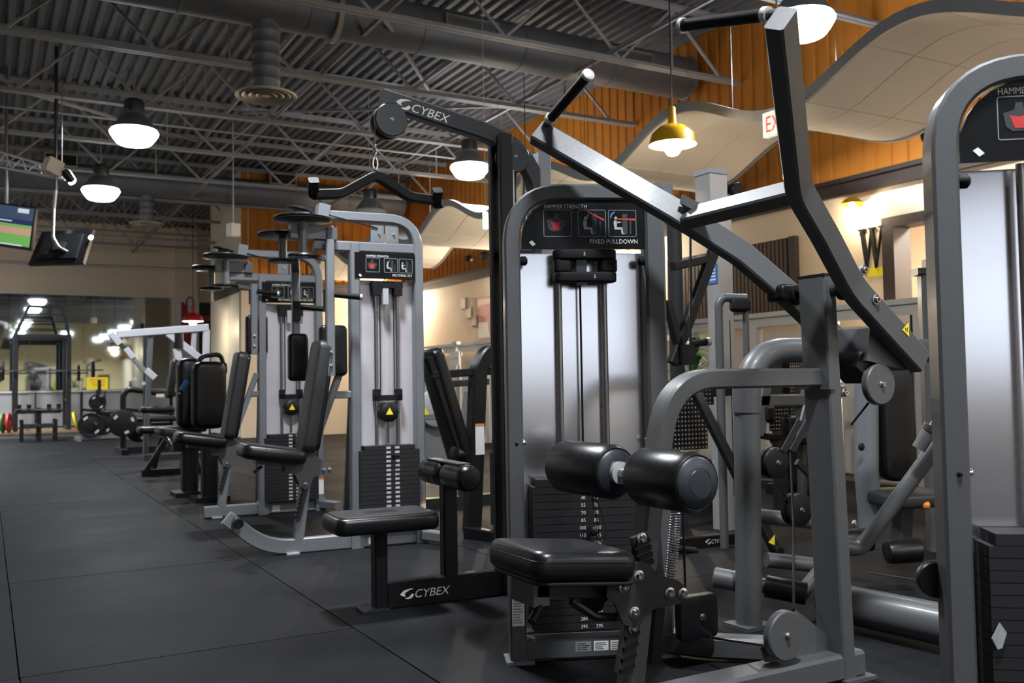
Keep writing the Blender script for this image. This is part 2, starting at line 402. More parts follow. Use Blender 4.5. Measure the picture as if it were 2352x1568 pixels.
# pilaster, wainscot and baseboard at the mirror wall
struct('wall_pilaster', g_bb(4.36, 4.95, YB - 0.32, YB + 0.02, 0, ZD), 'tan_wall')
struct('wall_pilaster_panel', g_bb(4.33, 4.98, YB - 0.345, YB - 0.32, 0.0, 3.4), 'white_trim')
wn = struct('wall_wainscot', g_bb(XL, 4.36, YB - 0.05, YB, 0, 0.93), 'floor_under')
for k in range(7):
    put('panel', g_bb(-6.9 + 1.6 * k, -6.9 + 1.6 * k + 1.57, YB - 0.075, YB - 0.05, 0.08, 0.92), 'wainscot', wn, False)
struct('baseboard_back', g_bb(XL, 4.36, YB - 0.09, YB - 0.0751, 0, 0.08), 'black_paint')
struct('trim_3', g_bb(XL, 4.36, YB - 0.12, YB, 0.93, 0.975), 'white_trim')
# wooden lifting platform edge along the mirror wall
pf = tag(struct('lifting_platform', g_bb(-3.0, 2.3, 24.0, YB - 0.1, 0.0, 0.05), 'wood'), 'low wooden platform along the mirror wall under the power rack', 'platform')
del pf['kind']
# wall mirror in panes
T = thing('wall_mirror', 'large frameless wall mirror behind the power rack at the far end', 'mirror', (0.0, YB - 0.02, 0.98))
frame((0.0, YB - 0.02, 0.98))
edges = [XL + 0.05, -4.2, -1.4, 0.95, 2.18, 4.33]
for a, b in zip(edges, edges[1:]): put('pane', g_bb(a + 0.003, b - 0.003, YB - 0.02, YB - 0.002, 0.985, 3.40), 'mirror', T, False)
put('edge_strip', join(g_bb(XL + 0.05, 4.33, YB - 0.03, YB - 0.002, 3.401, 3.43)), 'white_trim', T, False)
# locker panels on the block side
T = thing('panel_wall', 'pale grey-green flat panels on the side of the block below brown cornice', 'wall panel', (XBLK - 0.03, YBLK + 1.2, 0))
for k in range(3): put('panel', g_bb(XBLK - 0.03, XBLK - 0.002, YBLK + 0.06 + k * 0.87, YBLK + 0.06 + k * 0.87 + 0.85, 0.02, ZB0 - 0.03), 'locker', T, False)

# ------------------------------------------------------------------ open web joists
XM = (XL + XR) / 2; JL = XR - XL
LAB = ['first', 'second', 'third', 'fourth', 'fifth', 'sixth', 'seventh', 'eighth', 'ninth', 'tenth', 'eleventh', 'twelfth', 'thirteenth', 'fourteenth', 'fifteenth']
webL = mesh('web', g_bar((-0.72, 0, 0.04), (0, 0, ZD - ZJ - 0.06), 0.028, 0.03, (0, 1, 0)), 'joist', False, xf=Matrix.Identity(4))
webR = mesh('web', g_bar((0, 0, ZD - ZJ - 0.06), (0.72, 0, 0.04), 0.028, 0.03, (0, 1, 0)), 'joist', False, xf=Matrix.Identity(4))
strut = mesh('web', g_bar((0, 0, 0.04), (0, 0, ZD - ZJ - 0.06), 0.02, 0.02, (0, 1, 0)), 'joist', False, xf=Matrix.Identity(4))
half = JL / 2
chordB = mesh('bottom_chord', join(g_bb(-half, half, -0.055, -0.008, 0.0, 0.008), g_bb(-half, half, -0.016, -0.008, 0.008, 0.055), g_bb(-half, half, 0.008, 0.055, 0.0, 0.008), g_bb(-half, half, 0.008, 0.016, 0.008, 0.055)), 'joist', False, xf=Matrix.Identity(4))
hd = ZD - ZJ
chordT = mesh('top_chord', join(g_bb(-half, half, -0.06, -0.008, hd - 0.010, hd - 0.001), g_bb(-half, half, -0.017, -0.008, hd - 0.065, hd - 0.010), g_bb(-half, half, 0.008, 0.06, hd - 0.010, hd - 0.001), g_bb(-half, half, 0.008, 0.017, hd - 0.065, hd - 0.010)), 'joist', False, xf=Matrix.Identity(4))
ys = [8.25 + 2.03 * k for k in range(-5, 9)]
vis = 0
for y in ys:
    if y > 7:
        vis += 1; lb = '%s steel roof joist counted from the top of the picture' % LAB[vis - 1]
    else: lb = 'steel roof joist behind the viewer, seen only in the mirror'
    j = bpy.data.objects.new('roof_joist', None); COL.objects.link(j); j.location = (XM, y, ZJ)
    tag(j, lb, 'joist', 'open web roof joists')
    for me, nm in ((chordB, 'bottom_chord'), (chordT, 'top_chord')):
        o = bpy.data.objects.new(nm, me); COL.objects.link(o); o.parent = j
    if y > 7:
        k = -half + 0.6 + (0.15 if vis % 2 else 0.0)
        while k < half - 0.5:
            for me, dx in ((webL, 0.0), (webR, 0.0)):
                o = bpy.data.objects.new('web', me); COL.objects.link(o); o.parent = j; o.location = (k, 0, 0)
            if int((k + 20) / 1.45) % 3 == 0:
                o = bpy.data.objects.new('web', strut); COL.objects.link(o); o.parent = j; o.location = (k, 0, 0)
            k += 1.45
# bridging bars along Y, tying the joists
for i, (bx, bz) in enumerate(((-0.6, ZJ + 0.07), (3.35, ZJ + 0.07), (5.95, ZJ + 0.07), (3.2, ZD - 0.09), (5.3, ZD - 0.09))):
    T = thing('bridging_bar', ['steel bridging bar low across the joists at far left', 'steel bridging bar low across the joists above the pectoral machine', 'steel bridging bar low across the joists near the orange wall', 'steel bridging bar high under the deck above the pectoral machine', 'steel bridging bar high under the deck near the orange wall'][i], 'bar', (bx, 15, bz), 'joist bridging')
    put('angle', join(g_bb(bx - 0.02, bx + 0.02, 5, YB, bz, bz + 0.005), g_bb(bx - 0.02, bx - 0.015, 5, YB, bz, bz + 0.04)), 'joist', T, False)
for i, (x0, y0, x1, y1) in enumerate(((3.35, 8.4, 5.6, 12.2), (5.95, 10.4, 3.4, 14.3), (0.35, 12.5, 3.1, 16.3))):
    T = thing('cross_brace', ['diagonal steel brace under the deck above the lat pulldown arm', 'diagonal steel brace between joists in the middle of the ceiling', 'diagonal steel brace between joists at the upper left'][i], 'brace', (x0, y0, ZJ + 0.2), 'diagonal roof braces')
    put('angle', g_bar((x0, y0, ZJ + 0.08), (x1, y1, ZD - 0.1), 0.04, 0.04, (0, 0, 1)), 'joist', T, False)
# ------------------------------------------------------------------ ducts
def ring_duct(T, x0, x1, y, z, r, m='duct'):
    pr = []; x = x0; n = int((x1 - x0) / 1.2)
    for i in range(n):
        a = x0 + (x1 - x0) * i / n; b = x0 + (x1 - x0) * (i + 1) / n
        pr += [(r, a), (r, b - 0.03), (r * 1.03, b - 0.025), (r * 1.03, b - 0.005)]
    pr.append((r, x1))
    return put('duct_run', g_lathe(pr, (0, y, z), (1, 0, 0), 24), m, T)
def drop(T, x, y, z0, z1, r, rd):
    pr = []; z = z0; k = 0
    while z < z1 - 0.03:
        pr += [(r, z), (r, z + 0.1), (r * 1.025, z + 0.105), (r * 1.025, z + 0.115)]; z += 0.12
    pr.append((r, z1))
    put('drop_duct', g_lathe(pr, (x, y, 0), (0, 0, 1), 28), 'duct', T)
    d = put('diffuser', g_lathe([(r, z0 + 0.02), (rd, z0 - 0.03), (rd * 0.98, z0 - 0.05), (rd * 0.86, z0 - 0.035), (rd * 0.84, z0 - 0.01)], (x, y, 0), (0, 0, 1), 40, cap=False), 'diffuser', T)
    for q in (0.80, 0.58, 0.36):
        put('ring', g_lathe([(rd * q, z0 - 0.035), (rd * (q - 0.13), z0 - 0.01), (rd * (q - 0.15), z0 - 0.012), (rd * (q - 0.03), z0 - 0.042), (rd * q, z0 - 0.035)], (x, y, 0), (0, 0, 1), 36, cap=False), 'diffuser', d)
    put('cone', g_lathe([(rd * 0.16, z0 - 0.04), (rd * 0.05, z0 - 0.02)], (x, y, 0), (0, 0, 1), 24), 'diffuser', d)
P = atD(611, 216, 9.2)
T = thing('ceiling_duct', 'large dark round duct at the top with a round diffuser hanging over the aisle', 'duct', (P.x, P.y, 4.8))
ring_duct(T, XL, XR - 0.1, P.y, 4.80, 0.26)
drop(T, P.x, P.y, P.z + 0.02, 4.6, 0.135, 0.30)
for px_ in (1085, 1450):
    q = atY(px_, 60 if px_ < 1200 else 160, P.y - 0.27)
    put('register', join(g_bb(q.x - 0.32, q.x + 0.32, P.y - 0.30, P.y - 0.22, 4.72, 4.73), g_bb(q.x - 0.32, q.x + 0.32, P.y - 0.30, P.y - 0.22, 4.90, 4.91), g_bb(q.x - 0.32, q.x - 0.31, P.y - 0.30, P.y - 0.22, 4.73, 4.90), g_bb(q.x + 0.31, q.x + 0.32, P.y - 0.30, P.y - 0.22, 4.73, 4.90)), 'diffuser', T, False)
put('flange', join(g_lathe([(0.262, 3.05), (0.30, 3.05), (0.30, 3.10), (0.262, 3.10)], (0, P.y, 4.8), (1, 0, 0), 28)), 'diffuser', T)
P2 = atD(337, 512, 17.4)
T = thing('ceiling_duct', 'distant round duct with two framed registers and a drop above the red pendant lamp', 'duct', (P2.x, P2.y, 4.8))
ring_duct(T, XL, XR - 0.1, P2.y, 4.80, 0.26)
drop(T, P2.x, P2.y, P2.z + 0.02, 4.6, 0.125, 0.30)
for px_, py_ in ((140, 367), (650, 412), (965, 440)):
    q = atY(px_, py_, P2.y - 0.25); zz = q.z
    put('register', join(g_bb(q.x - 0.26, q.x + 0.26, P2.y - 0.30, P2.y - 0.2, zz - 0.11, zz - 0.095), g_bb(q.x - 0.26, q.x + 0.26, P2.y - 0.30, P2.y - 0.2, zz + 0.095, zz + 0.11), g_bb(q.x - 0.26, q.x - 0.245, P2.y - 0.30, P2.y - 0.2, zz - 0.095, zz + 0.095), g_bb(q.x + 0.245, q.x + 0.26, P2.y - 0.30, P2.y - 0.2, zz - 0.095, zz + 0.095)), 'diffuser', T, False)
    put('register_back', g_bb(q.x - 0.245, q.x + 0.245, P2.y - 0.235, P2.y - 0.2, zz - 0.095, zz + 0.095), 'black_paint', T, False)
# conduit lines
for i, (p, q, r_) in enumerate((((XL, 12.9, ZJ - 0.03), (XR, 12.9, ZJ - 0.03), 0.014), ((XL, 20.9, ZJ - 0.35), (XBLK, 20.9, ZJ - 0.35), 0.03), ((XL, 22.7, ZJ - 0.75), (XBLK, 22.7, ZJ - 0.75), 0.035))):
    T = thing('pipe', ['thin conduit running under the third joist', 'grey pipe in front of the tan wall above the mirror', 'pale pipe low in front of the tan wall above the mirror'][i], 'pipe', p)
    put('pipe_run', g_rod(p, q, r_, 10), 'joist', T)
    for k in range(5):
        x = XL + 1.5 + k * 2.6
        if x < q[0]: put('hanger', g_bar((x, p[1], p[2] + r_), (x, p[1], ZD - 0.02), 0.008, 0.008), 'joist', T, False)

# ------------------------------------------------------------------ wavy suspended ceiling ribbon
def wz(y): return 3.262 + 0.178 * math.cos(2 * math.pi * (y - 4.14) / 2.485)
T = thing('wave_canopy', 'wavy suspended ceiling ribbon of cream tiles with a grey rim along the orange wall', 'ceiling canopy', (6.25, 8, 3.26))
X0, X1, Y0, Y1 = 5.5, 7.0, -1.0, 18.2
def ribbon(a, b, y0, y1, z0, z1, step=0.08):
    n = max(2, int((y1 - y0) / step)); vs = []; fs = []
    for i in range(n + 1):
        y = y0 + (y1 - y0) * i / n; z = wz(y)
        vs += [V((a, y, z + z0)), V((b, y, z + z0)), V((b, y, z + z1)), V((a, y, z + z1))]
    for i in range(n):
        for k in range(4): fs.append((i * 4 + k, i * 4 + (k + 1) % 4, (i + 1) * 4 + (k + 1) % 4, (i + 1) * 4 + k))
    fs += [(3, 2, 1, 0), tuple(n * 4 + k for k in range(4))]
    return vs, fs
put('rim', ribbon(X0 - 0.03, X0, Y0, Y1, -0.015, 0.075), 'cloud_rim', T)
put('rim', ribbon(X1, X1 + 0.03, Y0, Y1, -0.015, 0.075), 'cloud_rim', T)
put('backing', ribbon(X0, X1, Y0, Y1, 0.02, 0.03), 'cloud_rim', T)
tx, ty = (X1 - X0) / 3, 0.61
y = Y0
while y < Y1 - 0.1:
    for k in range(3): put('tile', ribbon(X0 + k * tx + 0.005, X0 + (k + 1) * tx - 0.005, y + 0.005, min(y + ty, Y1) - 0.005, 0.0, 0.018, 0.12), 'cloud_tile', T)
    y += ty
for k in range(9):
    y = Y0 + 0.7 + k * 2.1
    for xx in (X0 + 0.1, X1 - 0.1): put('hanger', g_rod((xx, y, wz(y) + 0.03), (xx, y, ZD), 0.0035, 6), 'steel', T)

# ------------------------------------------------------------------ high-bay lamps
def light(name, kind, loc, energy, col, size=0.3, parent=None, rot=None, spread=180):
    l = bpy.data.lights.new(name, kind); l.energy = energy; l.color = col
    if kind == 'AREA': l.shape = 'DISK'; l.size = size; l.spread = R(spread)
    elif kind == 'POINT': l.shadow_soft_size = size
    o = bpy.data.objects.new(name, l); COL.objects.link(o)
    if parent is not None: o.parent = parent
    o.location = loc
    if rot: o.rotation_euler = rot
    return o
def highbay(x, y, z, label, on=True):
    """z = height of the widest rim of the refractor"""
    T = thing('high_bay_lamp', label, 'lamp', (x, y, z), 'high-bay lamps')
    frame((0, 0, 0))
    r = 0.285
    put('refractor', g_lathe([(r * 0.94, 0.03), (r, 0.0), (r * 0.97, -0.025), (r * 0.84, -0.085), (r * 0.70, -0.135), (r * 0.62, -0.148), (0.02, -0.15)], (0, 0, 0), (0, 0, 1), 32, cap=False), 'lamp_glow' if on else 'lamp_off', T)
    put('shade', g_lathe([(r * 0.93, 0.03), (r * 0.84, 0.08), (r * 0.62, 0.17), (r * 0.42, 0.215), (r * 0.40, 0.25)], (0, 0, 0), (0, 0, 1), 28), 'duct', T)
    put('ballast', g_lathe([(r * 0.40, 0.25), (r * 0.42, 0.27), (r * 0.42, 0.38), (r * 0.3, 0.41)], (0, 0, 0), (0, 0, 1), 20), 'dark_frame', T)
    put('hanger', g_rod((0, 0, 0.40), (0, 0, ZD - z), 0.01, 8), 'joist', T)
    if on: light('lamp_light', 'AREA', (0, 0, -0.16), LAMP_W, LAMP_COL, 0.42, T, spread=145)
    return T
ZL = 4.12
for x, y, lb, on in (
    (1.56, 12.1, 'bright high-bay lamp, the largest on the left of the ceiling', True),
    (1.56, 15.9, 'bright high-bay lamp directly above the black back-turned television', True),
    (6.10, 12.0, 'bright high-bay lamp with grey dome, right of the hanging pulldown handle', True),
    (6.20, 5.75, 'bright high-bay lamp at the top right, partly behind the arm of the fixed pulldown', True),
    (6.05, 15.9, 'unlit high-bay lamp above the pectoral fly machine', False)):
    highbay(x, y, ZL, lb, on)
for x, y in ((1.56, -4.5), (1.56, -8.0), (1.56, -11.0), (6.1, 1.8), (6.1, -2.6), (6.1, -7.0), (6.1, -11.0), (3.9, -4.5), (3.9, -9.0), (-0.65, 24.0), (-1.0, 21.5), (1.56, 4.5), (1.56, 0.7), (-3.5, 17.0), (-3.5, 12.1), (-1.1, 18.6)):  # three lamps left of view near the far wall, added to brighten it
    highbay(x, y, ZL, 'bright high-bay lamp outside the picture, one of a set partly added for light', True)

def barn_lamp(P, r, label, m, glow='warm_glow', watts=18, up=ZD, group=None):
    T = thing('pendant_lamp', label, 'lamp', P, group); frame((0, 0, 0))
    put('lamp_shade', g_lathe([(r, 0.0), (r * 0.97, 0.02), (r * 0.86, 0.10), (r * 0.55, 0.155), (r * 0.2, 0.18), (r * 0.17, 0.2), (r * 0.15, 0.32), (r * 0.12, 0.33)], (0, 0, 0), (0, 0, 1), 32, cap=False), m, T)
    put('shade_lining', g_lathe([(r * 0.985, 0.001), (r * 0.95, 0.018), (r * 0.84, 0.094), (r * 0.5, 0.147), (0.02, 0.16)], (0, 0, 0), (0, 0, 1), 32, cap=False), 'print_white', T)
    put('bulb', g_lathe([(0.03, 0.15), (0.05, 0.08), (0.075, 0.0), (0.07, -0.05), (0.045, -0.085), (0.01, -0.095)], (0, 0, 0), (0, 0, 1), 20), glow, T)
    put('cord', g_rod((0, 0, 0.32), (0, 0, up - P.z), 0.006, 6), 'black_paint', T)
    light('lamp_light', 'POINT', (0, 0, -0.15), watts, (1.0, 0.84, 0.6), 0.08, T)
    return T
barn_lamp(atD(1545, 333, 8.0), 0.205, 'yellow enamel pendant lamp hanging in front of the wavy canopy, left of the exit sign', 'yellow_enamel', watts=34)
barn_lamp(atD(1208, 446, 11.9), 0.205, 'yellow enamel pendant lamp half hidden between the tall machine frames', 'yellow_enamel', watts=34)
barn_lamp(atD(443, 738, 19.0), 0.21, 'red enamel pendant lamp hanging in front of the white pilaster', 'red_enamel', watts=45)
# small white cylinder pendant
P = atD(1115, 506, 10.0)
T = thing('cylinder_pendant', 'small glowing white cylinder pendant on a thin cord under the high-bay lamp', 'lamp', P)
frame((0, 0, 0))
put('shade', g_lathe([(0.02, 0.09), (0.027, 0.085), (0.028, -0.085), (0.02, -0.09)], (0, 0, 0), (0, 0, 1), 16), 'tube_glow', T)
put('cord', g_rod((0, 0, 0.09), (0, 0, ZD - P.z), 0.004, 6), 'white_trim', T)
# ================================================================== weight tower shared by two machines (design frame: x right, y away, z up)
UX, UZ = V((1, 0, 0)), V((0, 0, 1))
def person_icon(o, x, z, s, arm):
    """tiny printed seated figure"""
    def q(*p): return g_poly(o, UX, UZ, [(x + u * s, z + v * s) for u, v in p])
    pts = [q(*[(0.02 + 0.17 * math.cos(t), 1.78 + 0.19 * math.sin(t)) for t in [2 * math.pi * k / 10 for k in range(10)]]),
           q((-0.2, 1.52), (0.12, 1.52), (0.17, 1.3), (0.1, 0.72), (-0.17, 0.70), (-0.24, 1.2)),
           q((-0.17, 0.70), (0.1, 0.80), (0.72, 0.76), (0.78, 0.6), (0.68, 0.52), (-0.1, 0.5)),
           q((0.56, 0.62), (0.78, 0.6), (0.84, 0.1), (1.02, 0.06), (1.02, 0.0), (0.66, 0.0))]
    if arm: pts.append(q((0.0, 1.42), (0.14, 1.48), (0.40, 2.2), (0.30, 2.24)))
    else: pts.append(q((0.0, 1.42), (0.1, 1.22), (0.62, 1.3), (0.62, 1.4)))
    return join(*pts)
def placard_art(T, o, x0, x1, z0, z1, title, small=False):
    """printing on an instruction placard: maker's line, three pictogram frames, machine name"""
    W, H = x1 - x0, z1 - z0
    put('lettering', g_text('HAMMER STRENGTH', H * 0.12, (x0 + 0.185 * W, o, z0 + 0.83 * H), UX, UZ, sx=0.80), 'print_white', T, False)
    if title: put('lettering', g_text(title, H * 0.125, (x1 - 0.05 * W, o, z0 + 0.105 * H), UX, UZ, 'RIGHT', sx=0.95), 'print_white', T, False)
    s = H * 0.56; zb = z0 + 0.245 * H
    xs = (x0 + 0.18 * W, x0 + 0.46 * W, x0 + 0.71 * W) if not small else (x0 + 0.18 * W, x0 + 0.48 * W, x0 + 0.73 * W)
    wd = 0.23 * W
    for i, xx in enumerate(xs):
        f = put('pictogram', g_frame2((0, o, 0), UX, UZ, xx, xx + wd, zb, zb + s, 0.0022 if not small else 0.003), 'print_grey', T, False)
        if i == 0:
            c = xx + wd * 0.45
            put('figure', g_poly((0, o, 0), UX, UZ, [(c - 0.28 * wd, zb + 0.3 * s), (c - 0.33 * wd, zb + 0.62 * s), (c - 0.1 * wd, zb + 0.68 * s), (c - 0.07 * wd, zb + 0.85 * s), (c + 0.07 * wd, zb + 0.85 * s), (c + 0.1 * wd, zb + 0.68 * s), (c + 0.36 * wd, zb + 0.58 * s), (c + 0.3 * wd, zb + 0.4 * s), (c + 0.15 * wd, zb + 0.2 * s), (c - 0.15 * wd, zb + 0.2 * s)], 0.0005), 'print_dim', f, False)
            put('muscle', g_poly((0, o, 0), UX, UZ, [(c - 0.2 * wd, zb + 0.56 * s), (c - 0.02 * wd, zb + 0.52 * s), (c + 0.16 * wd, zb + 0.56 * s), (c + 0.1 * wd, zb + 0.26 * s), (c - 0.1 * wd, zb + 0.26 * s)], 0.001), 'print_red', f, False)
        else:
            put('figure', person_icon((0, o, 0), xx + wd * 0.26, zb + 0.1 * s, s * 0.33, i == 1), 'print_pale', f, False)
            put('machine_icon', join(g_quad((0, o, 0), UX, UZ, xx + wd * 0.5, xx + wd * 0.68, zb + 0.1 * s, zb + 0.85 * s, 0.0004), g_quad((0, o, 0), UX, UZ, xx + wd * 0.76, xx + wd * 0.82, zb + 0.1 * s, zb + 0.6 * s, 0.0004)), 'print_dim', f, False)
            if not small:
                a, b = ((0.35, 0.93), (0.93, 0.62)) if i == 1 else ((0.25, 0.66), (0.95, 0.64))
                put('arrow', g_poly((0, o, 0), UX, UZ, [(xx + wd * a[0], zb + s * (a[1] - 0.02)), (xx + wd * b[0], zb + s * (b[1] - 0.04)), (xx + wd * b[0], zb + s * (b[1] + 0.04)), (xx + wd * a[0], zb + s * (a[1] + 0.02))], 0.0012), 'print_red', f, False)
                if i == 2: put('arrow', g_poly((0, o, 0), UX, UZ, [(xx + wd * 0.05, zb + s * 0.7), (xx + wd * 0.1, zb + s * 0.86), (xx + wd * 0.22, zb + s * 0.95), (xx + wd * 0.24, zb + s * 0.9), (xx + wd * 0.14, zb + s * 0.82), (xx + wd * 0.1, zb + s * 0.7)], 0.0012), 'print_blue', f, False)
    put('tap_icon', g_poly((0, o, 0), UX, UZ, [(x0 + 0.06 * W, z0 + 0.13 * H), (x0 + 0.085 * W, z0 + 0.17 * H), (x0 + 0.115 * W, z0 + 0.09 * H), (x0 + 0.09 * W, z0 + 0.05 * H)], 0.0006), 'print_white', T, False)
def hexbolt(p, ax, r=0.011, m='chrome'):
    ax = V(ax)
    return join(g_disc(p, ax, r * 1.5, 0.003, 18), g_lathe([(r, 0.003), (r, 0.009), (r * 0.8, 0.012), (r * 0.45, 0.012), (r * 0.4, 0.006)], p, ax, 14))
def weight_tower(T, title, first=10, nplates=20, incr=True, sticker=True):
    W = 0.53
    put('tower_frame', g_rtube([(0, 0, 0.012), (0, 0, 1.692), (W + 0.03, 0, 1.692)], 0.085, 0.058, (0, 1, 0), 0.19, 10), 'grey_frame', T)
    put('tower_post', g_bar((W, 0, 0.012), (W, 0, 1.70), 0.085, 0.075), 'grey_frame', T)
    put('base_beam', g_bar((0.03, 0, 0.045), (W - 0.03, 0, 0.045), 0.07, 0.076), 'grey_frame', T)
    for x in (0, W): put('foot_plate', g_bb(x - 0.045, x + 0.055, -0.055, 0.06, 0, 0.012), 'silver_frame', T, False)
    pl = put('placard', g_prism([(0.035, 1.484), (W - 0.038, 1.484), (W - 0.038, 1.662), (0.18, 1.662)] + [(0.18 - 0.145 * math.sin(R(a)), 1.517 + 0.145 * math.cos(R(a))) for a in (15, 30, 45, 60, 75)] + [(0.035, 1.517)], (0, -0.028, 0), UX, UZ, -0.02), 'placard', T, False)
    placard_art(pl, -0.0287, 0.035, W - 0.04, 1.484, 1.662, title)
    put('shroud', g_bb(0.03, W - 0.03, 0.048, 0.058, 0.08, 1.477), 'shroud', T, False)
    for x in (0.176, 0.345): put('guide_rod', g_rod((x, 0.01, 0.62), (x, 0.01, 1.48), 0.0105, 14), 'steel', T)
    put('cable', g_rod((0.255, 0.01, 0.62), (0.255, 0.01, 1.48), 0.004, 8), 'black_paint', T)
    ph = 0.0268
    for i in range(nplates):
        z = 0.116 + i * ph
        w0, w1 = (0.055, 0.46) if i < nplates - 1 else (0.07, 0.445)
        p = put('weight_plate', g_bb(w0, w1, -0.058, 0.04, z, z + ph - 0.0018), 'stack', T, False)
        num = first + 15 * (nplates - 1 - i)
        put('selector_hole', g_lathe([(0.0055, 0), (0.0055, 0.0006)], (0.262, -0.058, z + ph * 0.45), (0, -1, 0), 10), 'print_black', p, False)
        if num >= 10:
            put('numerals', g_text(str(num), 0.017, (0.247, -0.0583, z + ph * 0.22), UX, UZ, 'RIGHT'), 'print_white', p, False)
            put('numerals', g_text(str(num), 0.017, (0.277, -0.0583, z + ph * 0.22), UX, UZ, 'LEFT'), 'print_white', p, False)
    pin = put('selector_pin', join(g_rod((0.262, -0.06, 0.472), (0.262, -0.11, 0.472), 0.007, 10), g_lathe([(0.010, 0), (0.016, 0.004), (0.016, 0.03), (0.010, 0.034)], (0.262, -0.10, 0.472), (0, -1, 0), 14)), 'black_paint', T)
    put('pin_cord', g_tube([(0.262, -0.12, 0.472), (0.29, -0.13, 0.43), (0.31, -0.12, 0.47), (0.30, -0.09, 0.53), (0.275, -0.07, 0.6)], 0.003, 0.03, 6), 'black_paint', pin)
    if incr:
        for z in (1.36, 1.442):
            p = put('increment_weight', g_pad((0.265, -0.03, z + 0.017), UX, V((0, 1, 0)), 0.23, 0.085, 0.036, 0.03, 0.006), 'rubber', T)
            put('numerals', g_text('5', 0.017, (0.295 if z < 1.4 else 0.258, -0.0735, z + 0.011), UX, UZ, 'CENTER'), 'print_white', p, False)
        for x0, x1, z0, z1 in ((0.152, 0.215, 1.396, 1.442), (0.318, 0.382, 1.396, 1.442)):
            put('spacer', g_pad(((x0 + x1) / 2, -0.03, (z0 + z1) / 2), UX, V((0, 1, 0)), x1 - x0, 0.07, z1 - z0, 0.015, 0.005), 'rubber', T)
        put('guide_block', g_bb(0.232, 0.27, -0.05, 0.0, 1.35, 1.445), 'dark_frame', T, False)
    for x, s in ((0.032, 1), (W - 0.04, -1)):
        put('bumper', g_lathe([(0.012, 0), (0.017, 0.006), (0.017, 0.022), (0.010, 0.028)], (x - 0.004 * s, -0.02, 1.44), (s, 0, 0), 16), 'rubber', T)
        put('bolt', hexbolt((x - 0.002 * s, -0.01, 0.78), (s, 0, 0), 0.009), 'chrome', T)
    put('bolt', g_lathe([(0.006, 0), (0.006, 0.004), (0.003, 0.006)], (0.005, -0.0425, 0.78), (0, -1, 0), 12), 'black_paint', T)
    if sticker:
        st = put('warning_label', g_quad((0, -0.0425, 0), UX, UZ, -0.022, 0.022, 0.135, 0.325), 'print_white', T, False, label='white instruction label with orange heading')
        put('heading', g_quad((0, -0.0426, 0), UX, UZ, -0.020, 0.020, 0.308, 0.322), 'print_orange', st, False)
        put('text_lines', join(*[g_quad((0, -0.0426, 0), UX, UZ, -0.018, 0.018 - 0.012 * random.random(), 0.145 + k * 0.0095, 0.149 + k * 0.0095) for k in range(16)]), 'print_grey', st, False)
    for x0, x1, m in ((0.205, 0.262, 'print_grey'), (0.272, 0.325, 'print_white'), (0.332, 0.39, 'print_white')):
        st = put('maker_label', g_quad((0, -0.0352, 0), UX, UZ, x0, x1, 0.034, 0.068), m, T, False)
        put('text_lines', join(*[g_quad((0, -0.0353, 0), UX, UZ, x0 + 0.004, x1 - 0.006 - 0.015 * random.random(), 0.038 + k * 0.007, 0.041 + k * 0.007) for k in range(4)]), 'print_black', st, False)

# ================================================================== fixed pulldown machine (nearest, centre right)
YC = 2.23
L0 = V((2.0, YC, 0.0))
T = thing('fixed_pulldown_machine', 'dark grey fixed pulldown machine in the foreground with angled arms and black knee rollers', 'exercise machine', L0)
frame(L0, (1.672, 2.965, 0), -23.0)
weight_tower(T, 'FIXED PULLDOWN', 10)
frame(L0)
YA = V((0, 1, 0)); NY = V((0, -1, 0))
put('pivot_post', g_sweep([(2.478, YC, 0.0), (2.436, YC, 1.335)], sect_rect(0.115, 0.058, 0.006), YA), 'grey_frame', T)
put('post_cap', g_box((2.436, YC, 1.339), (0.06, 0.117, 0.008)), 'black_paint', T)
put('floor_beam', g_bar((1.45, YC, 0.05), (2.55, YC, 0.05), 0.11, 0.085), 'grey_frame', T)
put('link_beam', g_rtube([(2.16, 2.77, 0.05), (2.25, 2.62, 0.05), (2.44, 2.45, 0.05), (2.47, 2.26, 0.05)], 0.075, 0.08, (0, 0, 1), 0.25), 'grey_frame', T)
put('foot_plate', g_bb(2.44, 2.58, YC - 0.075, YC + 0.075, 0, 0.012), 'grey_frame', T, False)
# bent seat frame
put('seat_frame', g_rtube([(2.45, YC, 1.0), (1.795, YC, 1.0), (1.712, YC, 0.62), (1.625, YC, 0.09)], 0.065, 0.062, YA, [0.2, 0.5], 10), 'grey_frame', T)
put('seat_frame_collar', g_box((2.425, YC, 1.0), (0.03, 0.13, 0.08)), 'grey_frame', T)
# spring on the far side of the frame
hx = []
a, b = atY(1552, 1180, YC - 0.05), atY(1540, 1335, YC - 0.05)
for i in range(26 * 8 + 1):
    t = i / (26 * 8); c = a.lerp(b, t); hx.append(c + V((math.cos(t * 26 * 2 * math.pi) * 0.0165, math.sin(t * 26 * 2 * math.pi) * 0.0165, 0)))
put('spring', g_sweep(hx, sect_round(0.0017, 5)), 'steel', T)
